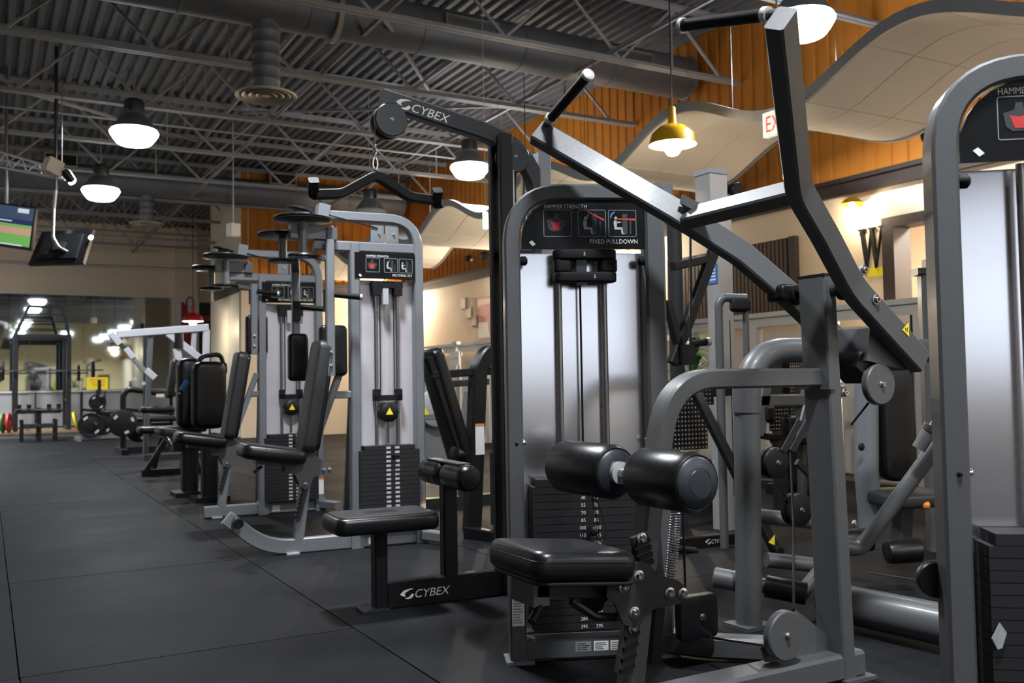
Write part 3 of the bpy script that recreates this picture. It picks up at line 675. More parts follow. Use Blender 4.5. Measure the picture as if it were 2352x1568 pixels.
# ratchet bars beside the frame
for x0_, z0_, x1_, z1_ in ((1468, 1235, 1480, 1300), (1448, 1440, 1432, 1545)):
    p, q = atY(x0_, z0_, YC - 0.075), atY(x1_, z1_, YC - 0.075)
    rb = put('ratchet_bar', g_bar(p + (p - q) * 0.1, q, 0.02, 0.055), 'dark_frame', T)
    for k in range(4):
        c = p.lerp(q, 0.15 + 0.24 * k); put('tooth', g_box(c + V((0.0, -0.013, 0)), (0.05, 0.01, 0.012), Matrix.Rotation(R(-14), 3, 'Y')), 'black_paint', rb, False)
    put('bolt', hexbolt(p + V((0, -0.012, 0.0)), NY, 0.011), 'chrome', rb)
q = atY(1505, 1225, YC + 0.05); put('ratchet_bar', g_bar(q, q + V((0.012, 0, -0.16)), 0.02, 0.03), 'dark_frame', T)
q = atY(1500, 1480, YC); put('ratchet_bar', g_bar(q + V((0.02, 0, 0.12)), q + V((0, 0, -0.05)), 0.03, 0.04), 'black_paint', T)
# side plates of the seat carriage
outl = [(1396, 1322), (1440, 1318), (1448, 1296), (1470, 1289), (1490, 1294), (1512, 1318), (1560, 1334), (1576, 1350), (1576, 1372), (1560, 1387), (1505, 1398), (1480, 1412), (1472, 1434), (1452, 1442), (1432, 1432), (1412, 1385), (1394, 1372)]
yp = YC - 0.1
put('carriage_plate', g_slab([atY(a, b, yp) for a, b in outl], (0, 0.008, 0)), 'dark_frame', T, False)
put('carriage_plate', g_slab([atY(a, b, yp) + V((0, 0.19, 0)) for a, b in outl], (0, 0.008, 0)), 'dark_frame', T, False)
for a, b in ((1433, 1348), (1467, 1323), (1457, 1407), (1538, 1362), (1568, 1363)):
    put('bolt', hexbolt(atY(a, b, yp), NY, 0.0115), 'chrome', T)
put('hole', g_lathe([(0.005, 0), (0.005, 0.001)], atY(1467, 1356, yp), NY, 12), 'print_black', T, False)
sx0, sx1 = 1.245, 1.60
put('seat_bracket', g_bar((1.29, YC, 0.445), (1.66, YC, 0.40), 0.12, 0.05), 'dark_frame', T)
put('seat_bracket', g_bb(1.275, 1.325, YC - 0.06, YC + 0.06, 0.40, 0.46), 'grey_frame', T, False)
put('release_lever', g_rod((1.30, YC - 0.05, 0.40), (1.255, YC - 0.08, 0.37), 0.011, 10), 'black_paint', T)
put('lever_rod', g_tube([(1.4, YC - 0.05, 0.40), (1.47, YC - 0.06, 0.35), (1.55, YC - 0.05, 0.335), (1.62, YC, 0.34)], 0.012, 0.05, 8), 'black_paint', T)
rt = Matrix.Rotation(R(6), 3, 'Y')
put('seat_pad', g_pad((1.405, YC + 0.005, 0.505), rt @ UX, YA, 0.33, 0.30, 0.08, 0.045, 0.026, 0.006), 'vinyl', T)
put('seat_seam', g_sweep([rt @ V(((x_), y_, 0.012)) + V((1.405, YC + 0.005, 0.505)) for x_, y_ in rrect(-0.1645, 0.1645, -0.1495, 0.1495, 0.045)], sect_round(0.002, 5), closed=True), 'black_paint', T)
put('seat_board', g_pad((1.41, YC + 0.005, 0.459), rt @ UX, YA, 0.315, 0.285, 0.012, 0.04, 0.004), 'black_paint', T)
# knee rollers on an axle
AX, AZ = 1.668, 0.722
put('roller_axle', g_rod((AX, YC - 0.26, AZ), (AX, YC + 0.37, AZ), 0.017, 14), 'steel', T)
for y0, y1 in ((YC - 0.27, YC - 0.03), (YC + 0.10, YC + 0.40)):
    rr = 0.084; d = y1 - y0
    ro = put('knee_roller', g_lathe([(0.03, 0), (rr - 0.022, 0.0), (rr - 0.008, 0.006), (rr, 0.022), (rr + 0.001, d / 2), (rr, d - 0.022), (rr - 0.008, d - 0.006), (rr - 0.022, d), (0.03, d)], (AX, y0, AZ), (0, 1, 0), 36), 'vinyl', T)
    put('end_cap', g_lathe([(0.001, -0.014), (0.036, -0.012), (0.0375, -0.0105), (0.039, -0.0115), (0.064, -0.006), (0.070, 0.0), (0.070, 0.004)], (AX, y0, AZ), (0, 1, 0), 32), 'cap_blue', ro)
    put('seam', g_sweep([V((AX + 0.074 * math.cos(t), y0 + 0.004, AZ + 0.074 * math.sin(t))) for t in [2 * math.pi * k / 40 for k in range(40)]], sect_round(0.0022, 5), closed=True), 'black_paint', ro)
put('collar', g_lathe([(0.02, 0), (0.034, 0.001), (0.034, 0.024), (0.02, 0.025)], (AX, YC + 0.073, AZ), (0, 1, 0), 24), 'alu_end', T)
# arms
JA = {'end': (1.70, 0.585, 1.885), 'cross': (2.094, 0.257, 1.552), 'bend': (2.275, 0.19, 1.435), 'piv': (2.45, 0.137, 1.287), 'low': (2.785, 0.124, 1.047)}
for s in (-1, 1):
    P_ = {k: V((a, YC + s * b, c)) for k, (a, b, c) in JA.items()}
    arm = put('lever_arm', g_sweep(fillet([P_['end'], P_['cross'], P_['bend'], P_['piv'], P_['low']], [0.3, 0.35, 0.5], 5), sect_rect(0.052, 0.085, 0.006), YA), 'grey_frame', T)
    h0 = P_['end'] + V((0.03, -s * 0.015, 0.0)); h1 = V((1.685, YC + s * 0.235, 1.985))
    dr_ = (h1 - h0).normalized()
    h0 = h0 + V((-0.005, 0, 0.02))
    put('handle_stub', g_rod(h0, h0 + dr_ * 0.05, 0.014, 12), 'grey_frame', arm)
    gp = put('grip', g_rod(h0 + dr_ * 0.05, h1, 0.0175, 18), 'rubber', arm)
    put('grip_ring', g_rod(h0 + dr_ * 0.045, h0 + dr_ * 0.062, 0.0205, 18), 'alu_end', gp)
    put('grip_cap', g_lathe([(0.0205, 0), (0.0205, 0.012), (0.016, 0.016), (0.002, 0.017)], h1 - dr_ * 0.006, dr_, 18), 'alu_end', gp)
    if s < 0:
        for a, b in ((1983, 620), (2012, 688)):
            put('bolt', hexbolt(atY(a, b, P_['piv'].y - 0.026), NY, 0.012), 'steel', arm)
        c = atY(2082, 757, P_['low'].y - 0.032)
        tri = put('warning_sticker', g_poly(c, UX, UZ, [(-0.022, 0.0), (0.012, -0.024), (0.012, 0.026)], 0.0008), 'print_yellow', arm, False, label='yellow triangular warning sticker')
        put('symbol', join(g_poly(c, UX, UZ, [(-0.008, 0.005), (-0.004, 0.007), (0.0, -0.006), (-0.004, -0.008)], 0.0012), g_poly(c, UX, UZ, [(0.002, 0.008), (0.006, 0.008), (0.006, -0.008), (0.003, -0.008)], 0.0012)), 'print_black', tri, False)
ca, cb = V((2.094, YC - 0.257, 1.552)), V((2.094, YC + 0.257, 1.552))
put('cross_tube', g_bar(ca, cb, 0.052, 0.07, (0.77, 0, -0.64)), 'grey_frame', T)
put('gusset', g_slab([(2.05, YC + 0.235, 1.60), (2.10, YC + 0.19, 1.56), (2.14, YC + 0.245, 1.52)], (0.006, -0.005, 0.03)), 'grey_frame', T, False)
put('axle', g_rod((2.45, YC - 0.15, 1.287), (2.45, YC + 0.18, 1.287), 0.019, 16), 'dark_frame', T)
for y in (YC + 0.085, YC - 0.12):
    put('bearing', g_lathe([(0.028, 0), (0.036, 0.004), (0.036, 0.028), (0.028, 0.032)], (2.45, y, 1.287), (0, 1, 0), 20), 'black_paint', T)
put('bearing_block', g_pad((2.42, YC + 0.137, 1.293), UX, UZ, 0.09, 0.06, 0.08, 0.02, 0.01), 'black_paint', T)
# counterweight box and cable pulleys
put('counterweight', g_box((2.66, YC + 0.0, 1.09), (0.20, 0.20, 0.11), Matrix.Rotation(R(10), 3, 'Y')), 'grey_frame', T)
put('counterweight_bracket', g_box((2.58, YC - 0.02, 1.03), (0.10, 0.12, 0.06), Matrix.Rotation(R(35), 3, 'Y')), 'black_paint', T)
def pulley(T, p, r, m='grey_frame', t=0.028, ax=NY, nut=True):
    o = put('pulley_guard', g_disc(V(p) - V(ax) * t / 2, ax, r, t, 36), m, T)
    if nut: put('nut', hexbolt(V(p) + V(ax) * t / 2, ax, 0.0075), 'chrome', o)
    return o
pulley(T, atY(2017, 882, YC - 0.09), 0.070)
c1 = atY(1995, 925, YC - 0.08); c2 = atY(1955, 975, YC - 0.02)
put('cable', g_rod(c1, c2, 0.004, 8), 'black_paint', T)
pw = atY(1790, 1455, YC - 0.02)
pulley(T, pw + V((0, -0.02, 0)), 0.078, t=0.03)
put('pulley_bracket', g_slab([atY(a, b, YC + 0.01) for a, b in ((1828, 1400), (1905, 1462), (1905, 1520), (1760, 1520), (1750, 1490))], (0, 0.008, 0)), 'grey_frame', T, False)
put('cable', g_tube([atY(1823, 1400, YC), atY(1822, 1200, YC + 0.3), atY(1815, 1040, YC + 0.42)], 0.0045, 0, 8), 'rubber', T)
g0 = atY(1600, 1415, YC + 0.32)
put('cable_guard', g_pad(g0, UX, UZ, 0.165, 0.15, 0.035, 0.02, 0.004), 'black_paint', T)
put('bolt', hexbolt(g0 + V((0.01, -0.018, 0.0)), NY, 0.008), 'steel', T)
put('cable', g_rod(g0 + V((0.06, -0.01, -0.08)), pw + V((-0.05, 0, -0.03)), 0.0045, 8), 'steel', T)
put('cable', g_rod(g0 + V((-0.03, 0.02, 0.07)), g0 + V((-0.035, 0.02, 0.42)), 0.004, 8), 'black_paint', T)
for a, b in ((1939, 902), (1961, 1203)): put('bolt', hexbolt(atY(a, b, YC - 0.0575), NY, 0.009), 'chrome', T)

# ================================================================== tower at the right edge
L1 = V((1.915, 1.375, 0.0))
T = thing('selectorized_tower', 'grey weight tower with pale shroud cut off by the right edge of the picture', 'exercise machine', L1)
frame(L1, L1, -38.0)
weight_tower(T, '', 10, incr=False, sticker=False)
put('selector_stem', g_bb(0.23, 0.30, -0.05, 0.02, 0.634, 0.67), 'stack', T, False)
put('tape_flag', g_slab([(0.052, -0.062, 0.425), (0.068, -0.066, 0.46), (0.082, -0.063, 0.438), (0.072, -0.062, 0.405), (0.062, -0.063, 0.402)], (0.001, -0.002, 0)), 'print_pale', T, False, label='crumpled white paper tag stuck to the weight stack')
put('side_pulley', g_disc((-0.03, 0.06, 0.53), (0, -1, 0), 0.042, 0.03, 28), 'black_paint', T)
# ================================================================== cable lat pulldown (black)
def cybex_logo(T, o, x, z, h, m='print_white', u=UX, v=UZ, parent=None):
    """swoosh mark followed by the slanted wordmark"""
    u, v = V(u).normalized(), V(v).normalized()
    put('lettering', g_text('CYBEX', h, V(o) + u * (x + 1.25 * h) + v * z, u, v, shear=0.25, sx=1.05), m, T, False)
    sw = [(0.0, 0.42), (0.35, 0.72), (0.95, 0.84), (1.25, 0.80), (0.85, 0.70), (0.5, 0.52), (0.42, 0.34), (0.55, 0.18), (0.2, 0.26)]
    sw2 = [(1.28, 0.30), (1.1, 0.02), (0.72, -0.06), (0.42, 0.05), (0.75, 0.10), (0.98, 0.28), (1.06, 0.40)]
    put('logo_mark', join(g_poly(V(o) + u * x + v * z, u, v, [(a * h, b * h) for a, b in sw], 0.0008), g_poly(V(o) + u * x + v * z, u, v, [(a * h, b * h) for a, b in sw2], 0.0008)), m, T, False)
LO = V((1.569, 3.974, 0))
T = thing('lat_pulldown_machine', 'black cable lat pulldown machine with low seat and long overhead arm', 'exercise machine', LO)
frame(LO, LO, -3.4)
put('floor_beam', g_bar((0, 0, 0.06), (0.72, 0, 0.06), 0.06, 0.116), 'black_paint', T)
lb = put('beam_face', g_bb(0.002, 0.62, -0.0315, -0.030, 0.004, 0.114), 'black_paint', T, False)
cybex_logo(lb, (0, -0.032, 0), 0.055, 0.038, 0.052)
put('foot_plate', g_bb(-0.125, 0.0, -0.06, 0.05, 0, 0.01), 'dark_frame', T, False)
put('seat_post', g_bar((-0.03, 0, 0.01), (-0.03, 0, 0.36), 0.07, 0.06), 'black_paint', T)
put('seat_pad', g_pad((-0.022, 0.0, 0.39), UX, YA, 0.475, 0.30, 0.075, 0.05, 0.022, 0.004), 'vinyl', T)
put('seat_top', g_pad((-0.022, 0.0, 0.428), UX, YA, 0.43, 0.25, 0.006, 0.04, 0.003), 'vinyl_grey', T)
put('knee_post', g_bar((0.306, 0, 0.116), (0.306, 0, 0.545), 0.06, 0.07), 'black_paint', T)
for y0, y1 in ((-0.27, -0.01), (0.01, 0.27)):
    d = y1 - y0
    put('knee_pad', g_lathe([(0.02, 0), (0.045, 0.004), (0.058, 0.02), (0.06, 0.05), (0.06, d * 0.5), (0.0605, d * 0.5 + 0.002), (0.06, d - 0.03), (0.05, d - 0.006), (0.02, d)], (0.306, y0, 0.578), (0, 1, 0), 28), 'vinyl', T)
put('knee_plate', g_box((0.306, 0, 0.637), (0.06, 0.40, 0.008)), 'dark_frame', T)
for y in (-0.055, 0.055): put('column', g_bar((0.60, y, 0), (0.60, y, 2.19), 0.035, 0.068), 'black_paint', T)
put('column_edge', g_bar((0.643, -0.05, 0.02), (0.643, -0.05, 2.02), 0.01, 0.012), 'chrome', T)
am = put('overhead_arm', g_rtube([(0.0, 0, 2.308), (0.52, 0, 2.205), (0.70, 0, 2.14), (0.80, 0, 1.98), (0.80, 0, 1.6)], 0.062, 0.085, YA, [0.6, 0.25, 0.2], 8), 'dark_frame', T)
uu = V((0.52, 0, -0.103)).normalized(); vv = V((0.103, 0, 0.52)).normalized()
cybex_logo(am, (0.0, -0.0315, 2.29), 0.06, -0.008, 0.058, u=uu, v=vv)
def lpulley(x, z, r):
    o = put('pulley_guard', g_disc((x, -0.015, z), (0, -1, 0), r, 0.03, 36), 'dark_frame', T)
    put('pulley_guard', g_disc((x, 0.045, z), (0, -1, 0), r, 0.03, 36), 'dark_frame', T)
    put('nut', hexbolt((x, -0.045, z), NY, 0.006), 'chrome', o)
lpulley(0.036, 2.203, 0.078); lpulley(0.662, 2.09, 0.078)
put('rear_post', g_bar((0.83, 0.0, 0.0), (0.83, 0, 2.13), 0.07, 0.07), 'silver_frame', T)
put('rear_bend', g_tube([(0.66, 0.05, 2.2), (0.74, 0.05, 2.17), (0.76, 0.05, 2.0), (0.76, 0.05, 1.2)], 0.02, 0.1, 12), 'chrome', T)
put('base_rail', g_bar((0.6, 0.0, 0.04), (1.3, 0.0, 0.04), 0.08, 0.08), 'black_paint', T)
put('upper_rail', g_bar((0.6, 0.0, 1.62), (0.86, 0.0, 1.62), 0.06, 0.05), 'black_paint', T)
put('cable', g_rod((-0.03, 0.0, 2.2), (-0.03, 0, 2.09), 0.004, 8), 'steel', T)
put('cable', g_rod((0.69, 0.02, 2.02), (0.69, 0.02, 0.5), 0.004, 8), 'black_paint', T)
# hanging handle
HO = LO + V((-0.03, 0, 2.09))
T = thing('pulldown_handle', 'black bent pulldown handle bar hanging from a carabiner', 'handle bar', HO)
frame(HO, LO, -3.4)
for k, z in enumerate((2.083, 2.062, 2.043)):
    ring = [V((-0.03 + 0.009 * math.cos(t) * (1 if k % 2 else 0.2), 0.009 * math.cos(t) * (0.2 if k % 2 else 1), z + 0.015 * math.sin(t))) for t in [2 * math.pi * i / 14 for i in range(14)]]
    put('chain_link', g_sweep(ring, sect_round(0.0035, 6), closed=True), 'chrome', T)
put('carabiner', g_sweep([V((-0.03 + 0.011 * math.cos(t), 0, 2.005 + 0.026 * math.sin(t))) for t in [2 * math.pi * i / 18 for i in range(18)]], sect_round(0.004, 6), closed=True), 'chrome', T)
put('bar', g_rtube([(-0.305, 0, 1.842), (-0.19, 0, 1.853), (-0.028, 0, 1.952), (0.135, 0, 1.862), (0.245, 0, 1.857)], 0.05, 0.042, YA, [0.12, 0.06, 0.12], 7), 'rubber', T)
for x, s in ((-0.318, 1), (0.262, 1)):
    put('grip', g_rtube([(x + 0.03, 0.03, 1.845), (x, 0.0, 1.848), (x - 0.008, -0.05, 1.895)], 0.045, 0.04, (1, 0, 0), 0.04, 6), 'rubber', T)
put('eyelet', g_lathe([(0.008, 0), (0.012, 0.004), (0.012, 0.012), (0.006, 0.016)], (-0.03, 0, 1.968), (0, 0, 1), 12), 'chrome', T)

# ================================================================== pectoral fly machines (silver)
def fly_machine(LO, rz, name, label, title, curl, arms, dup=0.0):
    T = thing(name, label, 'exercise machine', LO)
    frame(LO, LO, rz)
    S = 'silver_frame'
    if curl:
        put('floor_beam', g_rtube([(-0.385, 0, 0.24), (-0.16, 0, 0.045), (0.84, 0, 0.045)], 0.06, 0.088, YA, [0.55], 12), S, T)
        put('foot_peg', g_rod((-0.33, -0.03, 0.215), (-0.33, -0.10, 0.215), 0.028, 18), 'dark_frame', T)
        put('foot_peg_cap', g_lathe([(0.03, 0), (0.03, 0.006), (0.02, 0.008), (0.018, 0.003)], (-0.33, -0.10, 0.215), (0, -1, 0), 18), 'black_paint', T)
    else:
        put('floor_beam', g_bar((-0.01, 0, 0.046), (0.92, 0, 0.046), 0.06, 0.086), S, T)
    put('foot_plate', g_bb(-0.045 + dup, 0.03 + dup, -0.05, 0.05, 0, 0.01), 'alu_end', T, False)
    xl, xr = 0.385 + dup * 0.5, 0.80 + dup * 0.9
    put('tower_post', g_bar((xl, 0.0, 0.0), (xl, 0, 1.88), 0.08, 0.06), S, T)
    put('tower_frame', g_rtube([(xr, 0, 0.0), (xr, 0, 2.045), (0.20 + dup, 0, 2.045)], 0.08, 0.058, YA, 0.2, 10), S, T)
    put('cross_bar', g_bar((xl - 0.25, 0, 1.858), (xr, 0, 1.858), 0.06, 0.062), S, T)
    put('arch_head', g_box((0.19 + dup, 0, 2.06), (0.07, 0.1, 0.1), Matrix.Rotation(R(10), 3, 'Y')), S, T)
    for x in (xl, xr): put('post_sleeve', g_box((x, 0, 0.05), (0.075, 0.095, 0.10)), S, T)
    w0, w1 = xl + 0.03, xr - 0.03
    pl = put('placard', g_bb(w0 - 0.035, w1, -0.045, -0.025, 1.66, 1.822), 'placard', T, False)
    placard_art(pl, -0.0455, w0 - 0.035, w1, 1.66, 1.822, title, True)
    put('shroud', g_bb(w0, w1, 0.03, 0.04, 0.09, 1.655), 'shroud_lit', T, False)
    cxm = (w0 + w1) / 2
    for x in (cxm - 0.07, cxm + 0.07):
        put('guide_rod', g_rod((x, 0.0, 0.6), (x, 0, 1.62), 0.0115, 12), 'steel', T)
        put('rod_collar', g_box((x, -0.01, 1.60), (0.05, 0.06, 0.085)), 'rubber', T)
        put('rod_collar', g_box((x, -0.01, 0.935), (0.04, 0.05, 0.07)), 'rubber', T)
    for x in (cxm - 0.045, cxm + 0.045): put('cable', g_rod((x, -0.01, 0.95), (x, -0.01, 1.62), 0.004, 6), 'black_paint', T)
    put('yoke', g_box((cxm, -0.01, 1.625), (0.20, 0.05, 0.04)), 'rubber', T)
    put('stop_block', g_box((cxm - 0.015, -0.03, 1.55), (0.035, 0.03, 0.10)), 'white_frame', T)
    put('yoke', g_box((cxm, -0.01, 0.915), (0.18, 0.05, 0.035)), 'rubber', T)
    pg = put('selector_pulley', g_lathe([(0.055, 0), (0.062, 0.004), (0.062, 0.036), (0.055, 0.04)], (cxm, -0.01, 0.825), (0, -1, 0), 10), 'black_paint', T)
    put('warning_sticker', g_poly((cxm, -0.0505, 0.825), UX, UZ, [(-0.024, -0.014), (0.024, -0.014), (0.0, 0.03)], 0.0008), 'print_yellow', pg, False)
    put('stem', g_rod((cxm, -0.01, 0.63), (cxm, -0.01, 0.77), 0.009, 8), 'steel', T)
    ph = 0.0275
    for i in range(19):
        z = 0.10 + i * ph; e = 0.03 if i >= 18 else 0.0
        p = put('weight_plate', g_bb(w0 - 0.02 + e, w1 + 0.005 - e, -0.085, 0.02, z, z + ph - 0.002), 'stack', T, False)
        put('number_tag', g_quad((0, -0.0853, 0), UX, UZ, cxm - 0.035, cxm - 0.006, z + 0.006, z + 0.02), 'alu_end', p, False)
        put('number_tag', g_quad((0, -0.0853, 0), UX, UZ, cxm + 0.022, cxm + 0.05, z + 0.006, z + 0.02), 'alu_end', p, False)
    put('selector_pin', g_rod((cxm + 0.008, -0.085, 0.56), (cxm + 0.03, -0.13, 0.555), 0.009, 10), 'black_paint', T)
    # idler plates under the arch
    for x in (cxm - 0.06, cxm + 0.035):
        ip = put('pulley_plate', g_pad((x, -0.02, 1.945), UX, UZ, 0.085, 0.125, 0.012, 0.012, 0.002), S, T)
        put('nut', hexbolt((x + 0.01, -0.027, 1.945), NY, 0.006), 'chrome', ip)
    st = put('maker_label', g_quad((0, -0.031, 0), UX, UZ, xl + 0.07, xl + 0.13, 0.02, 0.065), 'print_white', T, False)
    wl = put('warning_label', g_quad((0, -0.041, 0), UX, UZ, xr - 0.02, xr + 0.025, 0.13, 0.26), 'print_white', T, False)
    put('heading', g_quad((0, -0.0413, 0), UX, UZ, xr - 0.02, xr + 0.025, 0.245, 0.26), 'print_orange', wl, False)
    # rear stay
    put('rear_stay', g_bar((xr, 0.0, 0.05), (xr + 0.1, -0.22, 0.05), 0.06, 0.07, (0, 0, 1)), S, T)
    put('rear_leg', g_bar((xl + 0.03, 0.35, 0.05), (xl, 0.05, 0.95), 0.05, 0.04, (1, 0, 0)), S, T)
    # seat
    d = dup
    put('seat_post', g_bar((0.03 + d, 0, 0.08), (0.10 + d, 0, 0.62), 0.06, 0.062), S, T)
    put('back_stay', g_bar((0.10 + d, 0.0, 0.55), (0.30 + d, 0, 1.1), 0.05, 0.04), S, T)
    put('back_link', g_bar((0.26 + d, 0, 0.94), (xl, 0, 0.94), 0.05, 0.045), S, T)
    put('ratchet_bar', g_bar((0.02 + d, -0.04, 0.20), (0.085 + d, -0.04, 0.44), 0.02, 0.03), 'dark_frame', T)
    for k in range(9): put('tooth', g_box((0.008 + d + 0.0077 * k, -0.04, 0.22 + 0.026 * k), (0.014, 0.022, 0.012)), 'black_paint', T, False)
    pc = V((0.075 + d, 0, 0.50))
    for y in (-0.055, 0.05):
        put('carriage_plate', g_prism([(-0.13, 0.04), (-0.03, 0.05), (0.0, 0.10), (0.035, 0.10), (0.08, 0.055), (0.14, 0.03), (0.145, -0.03), (0.04, -0.05), (0.02, -0.1), (-0.01, -0.12), (-0.04, -0.1), (-0.07, -0.03), (-0.13, -0.015)], (pc.x, y, pc.z), UX, UZ, -0.006), 'grey_frame', T, False)
    for a, b in ((-0.02, 0.05), (0.1, -0.01), (0.135, -0.01), (-0.01, -0.09)): put('bolt', hexbolt((pc.x + a, -0.056, pc.z + b), NY, 0.008), 'chrome', T)
    put('seat_bracket', g_bar((-0.22 + d, 0, 0.565), (0.0 + d, 0, 0.53), 0.10, 0.04), 'grey_frame', T)
    put('release_lever', g_rod((-0.19 + d, -0.05, 0.53), (-0.235 + d, -0.07, 0.50), 0.010, 8), 'black_paint', T)
    rt = Matrix.Rotation(R(9), 3, 'Y')
    put('seat_pad', g_pad((-0.125 + d, 0, 0.60), rt @ UX, YA, 0.38, 0.32, 0.085, 0.06, 0.03, 0.006), 'vinyl', T)
    b0, b1 = V((0.075 + d, 0, 0.60)), V((0.185 + d, 0, 1.27)); ud = (b1 - b0).normalized()
    put('back_pad', g_pad((b0 + b1) / 2, YA, ud, 0.26, (b1 - b0).length, 0.085, 0.05, 0.02, 0.004), 'vinyl_grey', T)
    put('back_pad_rear', g_pad((b0 + b1) / 2 + V((0.045, 0, -0.008)), YA, ud, 0.25, (b1 - b0).length - 0.03, 0.03, 0.045, 0.012), 'vinyl', T)
    # cams and swing arms
    cu = 0.05 + d
    hd_ = put('cam_housing', g_box((0.12 + d, 0.0, 1.935), (0.26, 0.09, 0.085)), S, T)
    put('warning_sticker', g_poly((cu + 0.02, -0.046, 1.935), UX, UZ, [(-0.022, -0.016), (0.022, -0.016), (0.0, 0.028)], 0.0008), 'print_yellow', hd_, False)
    put('housing_end', g_box((0.235 + d, -0.05, 1.925), (0.06, 0.05, 0.075)), 'grey_frame', T)
    for (x, y, z, r) in ((cu + 0.01, -0.06, 1.99, 0.175), (cu - 0.06, 0.22, 1.93, 0.155)):
        cm = put('cam_wheel', g_lathe([(r * 0.9, 0), (r, 0.006), (r * 0.95, 0.011), (r, 0.016), (r * 0.9, 0.022)], (x, y, z), (0, 0, 1), 36), 'dark_frame', T)
        put('cam_track', g_sweep([V((x + r * 0.96 * math.cos(t), y + r * 0.96 * math.sin(t), z + 0.024)) for t in [R(10 + 9 * k) for k in range(30)]], sect_round(0.006, 6)), 'steel', cm)
        put('shaft', g_rod((x, y, 1.78), (x, y, z + 0.03), 0.026, 14), S, T)
        put('cam_wheel', g_lathe([(0.09, 0), (0.095, 0.004), (0.09, 0.014)], (x, y, 1.775), (0, 0, 1), 24), 'dark_frame', T)
    put('cam_top', g_lathe([(0.075, 0), (0.08, 0.004), (0.08, 0.014), (0.03, 0.02)], (cu - 0.01, -0.05, 2.055), (0.2, 0, 1), 20), 'dark_frame', T)
    put('spindle', g_rod((cu - 0.02, -0.05, 2.0), (cu - 0.02, -0.05, 2.07), 0.03, 12), 'grey_frame', T)
    put('cable', g_rod((cu + 0.17, -0.05, 2.04), (cxm - 0.06, -0.03, 1.98), 0.004, 6), 'black_paint', T)
    for (x, y, z0, z1, s) in arms:
        put('swing_lever', g_bar((cu, y * 0.3, 1.80), (x, y, 1.76), 0.03, 0.05, (0, 0, 1)), 'grey_frame', T)
        a = put('swing_arm', g_bar((x, y, z0), (x, y, z1), 0.05, 0.05), S, T)
        put('arm_pad', g_pad((x + (0.03 if s < 0 else 0.0), y - 0.06 * s, z0 + 0.155), (1, 0, 0), UZ, 0.17 if s < 0 else 0.13, 0.31, 0.075, 0.03, 0.02), 'vinyl', a)
        put('grip_bracket', g_box((x - 0.005, y - 0.04 * s, z0 + 0.46), (0.05, 0.03, 0.13)), 'black_paint', a)
        put('grip', g_rod((x + 0.02, y - 0.03, z0 + 0.49), (x + 0.17, y - 0.06, z0 + 0.475), 0.018, 14), 'rubber', a)
        put('grip_cap', g_lathe([(0.02, 0), (0.02, 0.012), (0.012, 0.016)], (x + 0.17, y - 0.06, z0 + 0.475), (1, -0.2, -0.1), 14), 'alu_end', a)
        for z in (0.06, 0.14): put('bolt', hexbolt((x, y - 0.026, z0 + z), NY, 0.007), 'chrome', a)
    return T
PO = V((1.61, 5.57, 0))
fly_machine(PO, -5.0, 'pectoral_fly_machine', 'silver pectoral fly machine with curved front foot rail and cam wheels on top', 'PECTORAL FLY', True, ((0.21, -0.10, 1.055, 1.88, -1), (0.13, 0.52, 1.03, 1.80, 1)))
RO = V((1.468, 7.427, 0))
fly_machine(RO, -4.0, 'rear_deltoid_machine', 'silver rear deltoid machine with straight floor rail, standing behind the pectoral fly machine', 'PECTORAL FLY / REAR DELTOID', False, ((0.36, -0.06, 1.25, 1.80, -1),), dup=0.09)

# ================================================================== black machine seen between the lat pulldown column and the pectoral fly
BO = V((2.76, 5.45, 0))
T = thing('black_press_machine', 'black seated machine with slanted backrest and arched frame behind the lat pulldown column', 'exercise machine', BO)
yb = 5.45
def bp(a, b, y=yb): return atY(a, b, y)
put('arch_frame', g_rtube([bp(1160, 808), bp(1120, 806), bp(1098, 850), bp(1092, 1000), bp(1084, 1222)], 0.10, 0.10, YA, [0.10, 0.10, 0.2], 6), 'black_paint', T)
put('floor_beam', g_bar(bp(1072, 1222), bp(1160, 1238, yb - 0.3), 0.08, 0.06, (0, 0, 1)), 'black_paint', T)
b0, b1 = bp(1080, 1075), bp(1000, 800)
put('back_pad', g_pad((b0 + b1) / 2 + V((0, 0.1, 0)), YA, b1 - b0, 0.28, (b1 - b0).length, 0.08, 0.05, 0.02), 'vinyl', T)
put('back_stay', g_bar(bp(985, 820), bp(1085, 1120), 0.05, 0.05), 'black_paint', T)
put('cross_tube', g_bar(bp(990, 861), bp(1125, 852), 0.06, 0.05), 'black_paint', T)
put('cross_tube', g_bar(bp(985, 884, yb + 0.3), bp(1120, 876, yb + 0.3), 0.05, 0.045), 'dark_frame', T)
put('roller', g_lathe([(0.03, 0), (0.055, 0.01), (0.055, 0.22), (0.03, 0.23)], bp(1040, 1045), (0.9, 0.2, 0), 18), 'vinyl', T)
put('weight_plates', g_bb(2.86, 3.12, yb - 0.18, yb - 0.05, 0.08, 0.55), 'stack', T, False)
c = bp(1092, 1005, yb - 0.055); lb = put('warning_label', g_quad(c, UX, UZ, -0.0, 0.065, -0.11, 0.09), 'print_white', T, False)
put('heading', g_quad(c + V((0, -0.001, 0)), UX, UZ, 0, 0.065, 0.075, 0.09), 'print_orange', lb, False)
